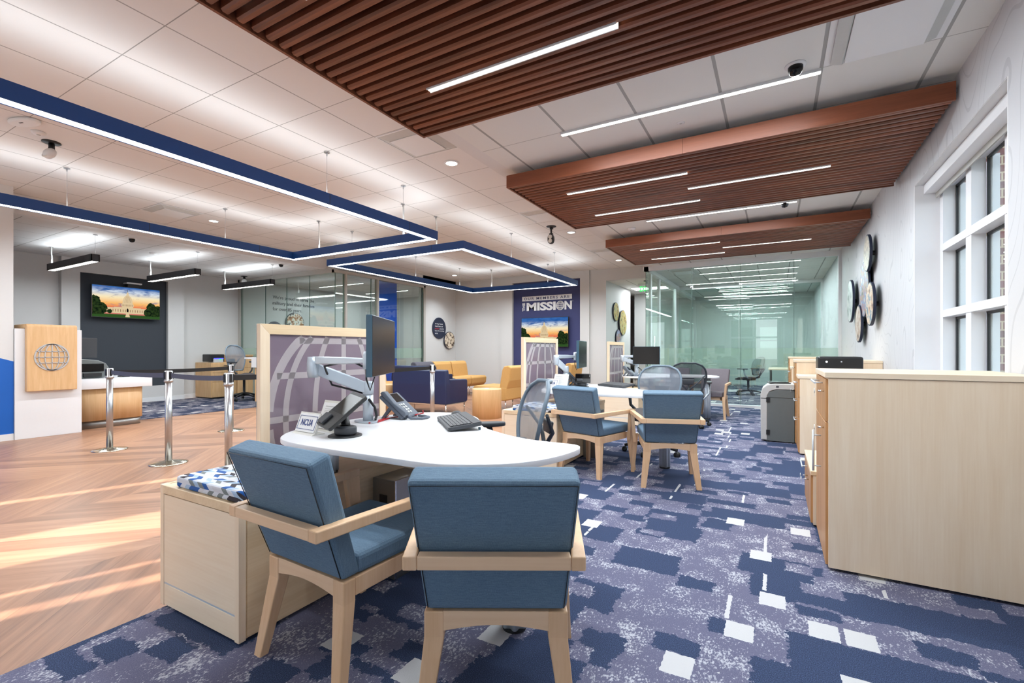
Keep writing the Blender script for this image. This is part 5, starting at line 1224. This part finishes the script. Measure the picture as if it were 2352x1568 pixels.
# lamps inside the two blue frames, shining down and up
for (xa, xb, ya, yb) in ((-7.2, -4.19, -1.0, 5.15), (-7.14, -4.19, 5.88, 10.5)):
    for x in (xa, xb):
        area('frame_lamp', (x, (ya+yb)/2, ZB-.02), .10, yb-ya, 46*LK*(yb-ya)/5); area('frame_lamp_up', (x, (ya+yb)/2, ZT+.02), .08, yb-ya, 5.5*LK*(yb-ya)/5, (R(180), 0, 0))
    area('frame_lamp', ((xa+xb)/2, yb, ZB-.02), xb-xa, .10, 26*LK); area('frame_lamp_up', ((xa+xb)/2, yb, ZT+.02), xb-xa, .08, 3.2*LK, (R(180), 0, 0))
for y in (3.26, 4.79, 6.30):
    area('pendant_lamp', (-10.46, y, 2.57), 1.8, .08, 20*LK); area('pendant_lamp_up', (-10.46, y, 2.74), 1.8, .08, 5*LK, (R(180), 0, 0))
for (x, y) in ((-1.33, 1.43), (-.12, 1.89), (-1.33, 2.35), (-1.33, 4.635), (-.18, 5.087), (-1.34, 5.54), (-1.36, 7.84), (-.14, 8.285), (-1.37, 8.715)):
    area('baffle_lamp', (x, y, 2.81), 1.2, .03, 16*LK)
for (x, y, w) in ((-.67, 3.70, 1.8), (-.69, 6.775, 1.8), (-.6, 11.2, 1.9), (-.6, 12.1, 1.9), (-.6, 13.0, 1.9), (-.6, 13.9, 1.9), (-.6, 16.0, 1.8), (-.6, 15.2, 1.8), (-10.8, 9.2, 1.8), (-10.8, 11.0, 1.8)):
    area('grid_lamp', (x, y, ZR-.04), w, .03, 26*LK)
for (x, y, z) in ((-3.205, 4.285, ZL), (-8.046, 4.286, ZL), (-3.209, 7.862, ZL), (-7.945, 10.766, ZL), (-3.227, 10.846, ZL)):
    o = area('downlight_lamp', (x, y, z-.02), .12, .12, 9*LK, spread=100); o.data.shape = 'DISK'
area('passage_lamp', (-3.2, 13.9, 2.95), .9, .5, 26*LK)
# daylight through the street front and the right-hand window
def portal(name, loc, sx, sy, rot):
    o = area(name, loc, sx, sy, 0, rot); o.data.cycles.is_portal = True
for a_, b_ in ops: portal('street_portal', ((a_+b_)/2, YF-.22, 1.31), b_-a_, 2.4, (R(90), 0, 0))
portal('window_portal', (WX+.4, 4.375, 1.74), 1.9, 1.75, (R(90), 0, R(90)))
s = bpy.data.lights.new('sun', 'SUN'); s.energy = 18; s.angle = R(.8); s.color = (1, .93, .84)
so = bpy.data.objects.new('sun', s); COL.objects.link(so); so.rotation_euler = Vector((SX, 1, -SE)).to_track_quat('-Z', 'Y').to_euler(); so.location = (0, -8, 6)
wd = bpy.data.worlds.new('sky'); SC.world = wd; wd.use_nodes = True; nt = wd.node_tree; bg = nt.nodes['Background']
tc = nt.nodes.new('ShaderNodeTexCoord'); sp = nt.nodes.new('ShaderNodeSeparateXYZ'); cr = nt.nodes.new('ShaderNodeValToRGB')
nt.links.new(tc.outputs['Generated'], sp.inputs[0]); nt.links.new(sp.outputs[2], cr.inputs[0]); nt.links.new(cr.outputs[0], bg.inputs[0])
cr.color_ramp.elements[0].position = 0; cr.color_ramp.elements[0].color = (.86, .89, .92, 1); cr.color_ramp.elements[1].position = .6; cr.color_ramp.elements[1].color = (.58, .72, .92, 1)
bg.inputs[1].default_value = 3.2

cam = bpy.data.cameras.new('camera'); co = bpy.data.objects.new('camera', cam); COL.objects.link(co); SC.camera = co
co.location = (0, 0, HC); co.rotation_euler = (R(90), 0, R(29.4204)); cam.sensor_width = 36; cam.lens = 1073.79*36/2352; cam.shift_y = (803.736-784)/2352; cam.clip_start = .02; cam.clip_end = 200
SC.view_settings.view_transform = 'Standard'; SC.view_settings.look = 'None'; SC.view_settings.exposure = 0.0; SC.view_settings.gamma = 1; SC.view_settings.use_curve_mapping = False
cy = SC.cycles
cy.use_denoising = True; cy.max_bounces = 8; cy.diffuse_bounces = 4; cy.glossy_bounces = 4; cy.transmission_bounces = 4; cy.transparent_max_bounces = 24; cy.sample_clamp_indirect = 6; cy.caustics_reflective = False; cy.caustics_refractive = False
cy.use_adaptive_sampling = True; cy.adaptive_threshold = .02
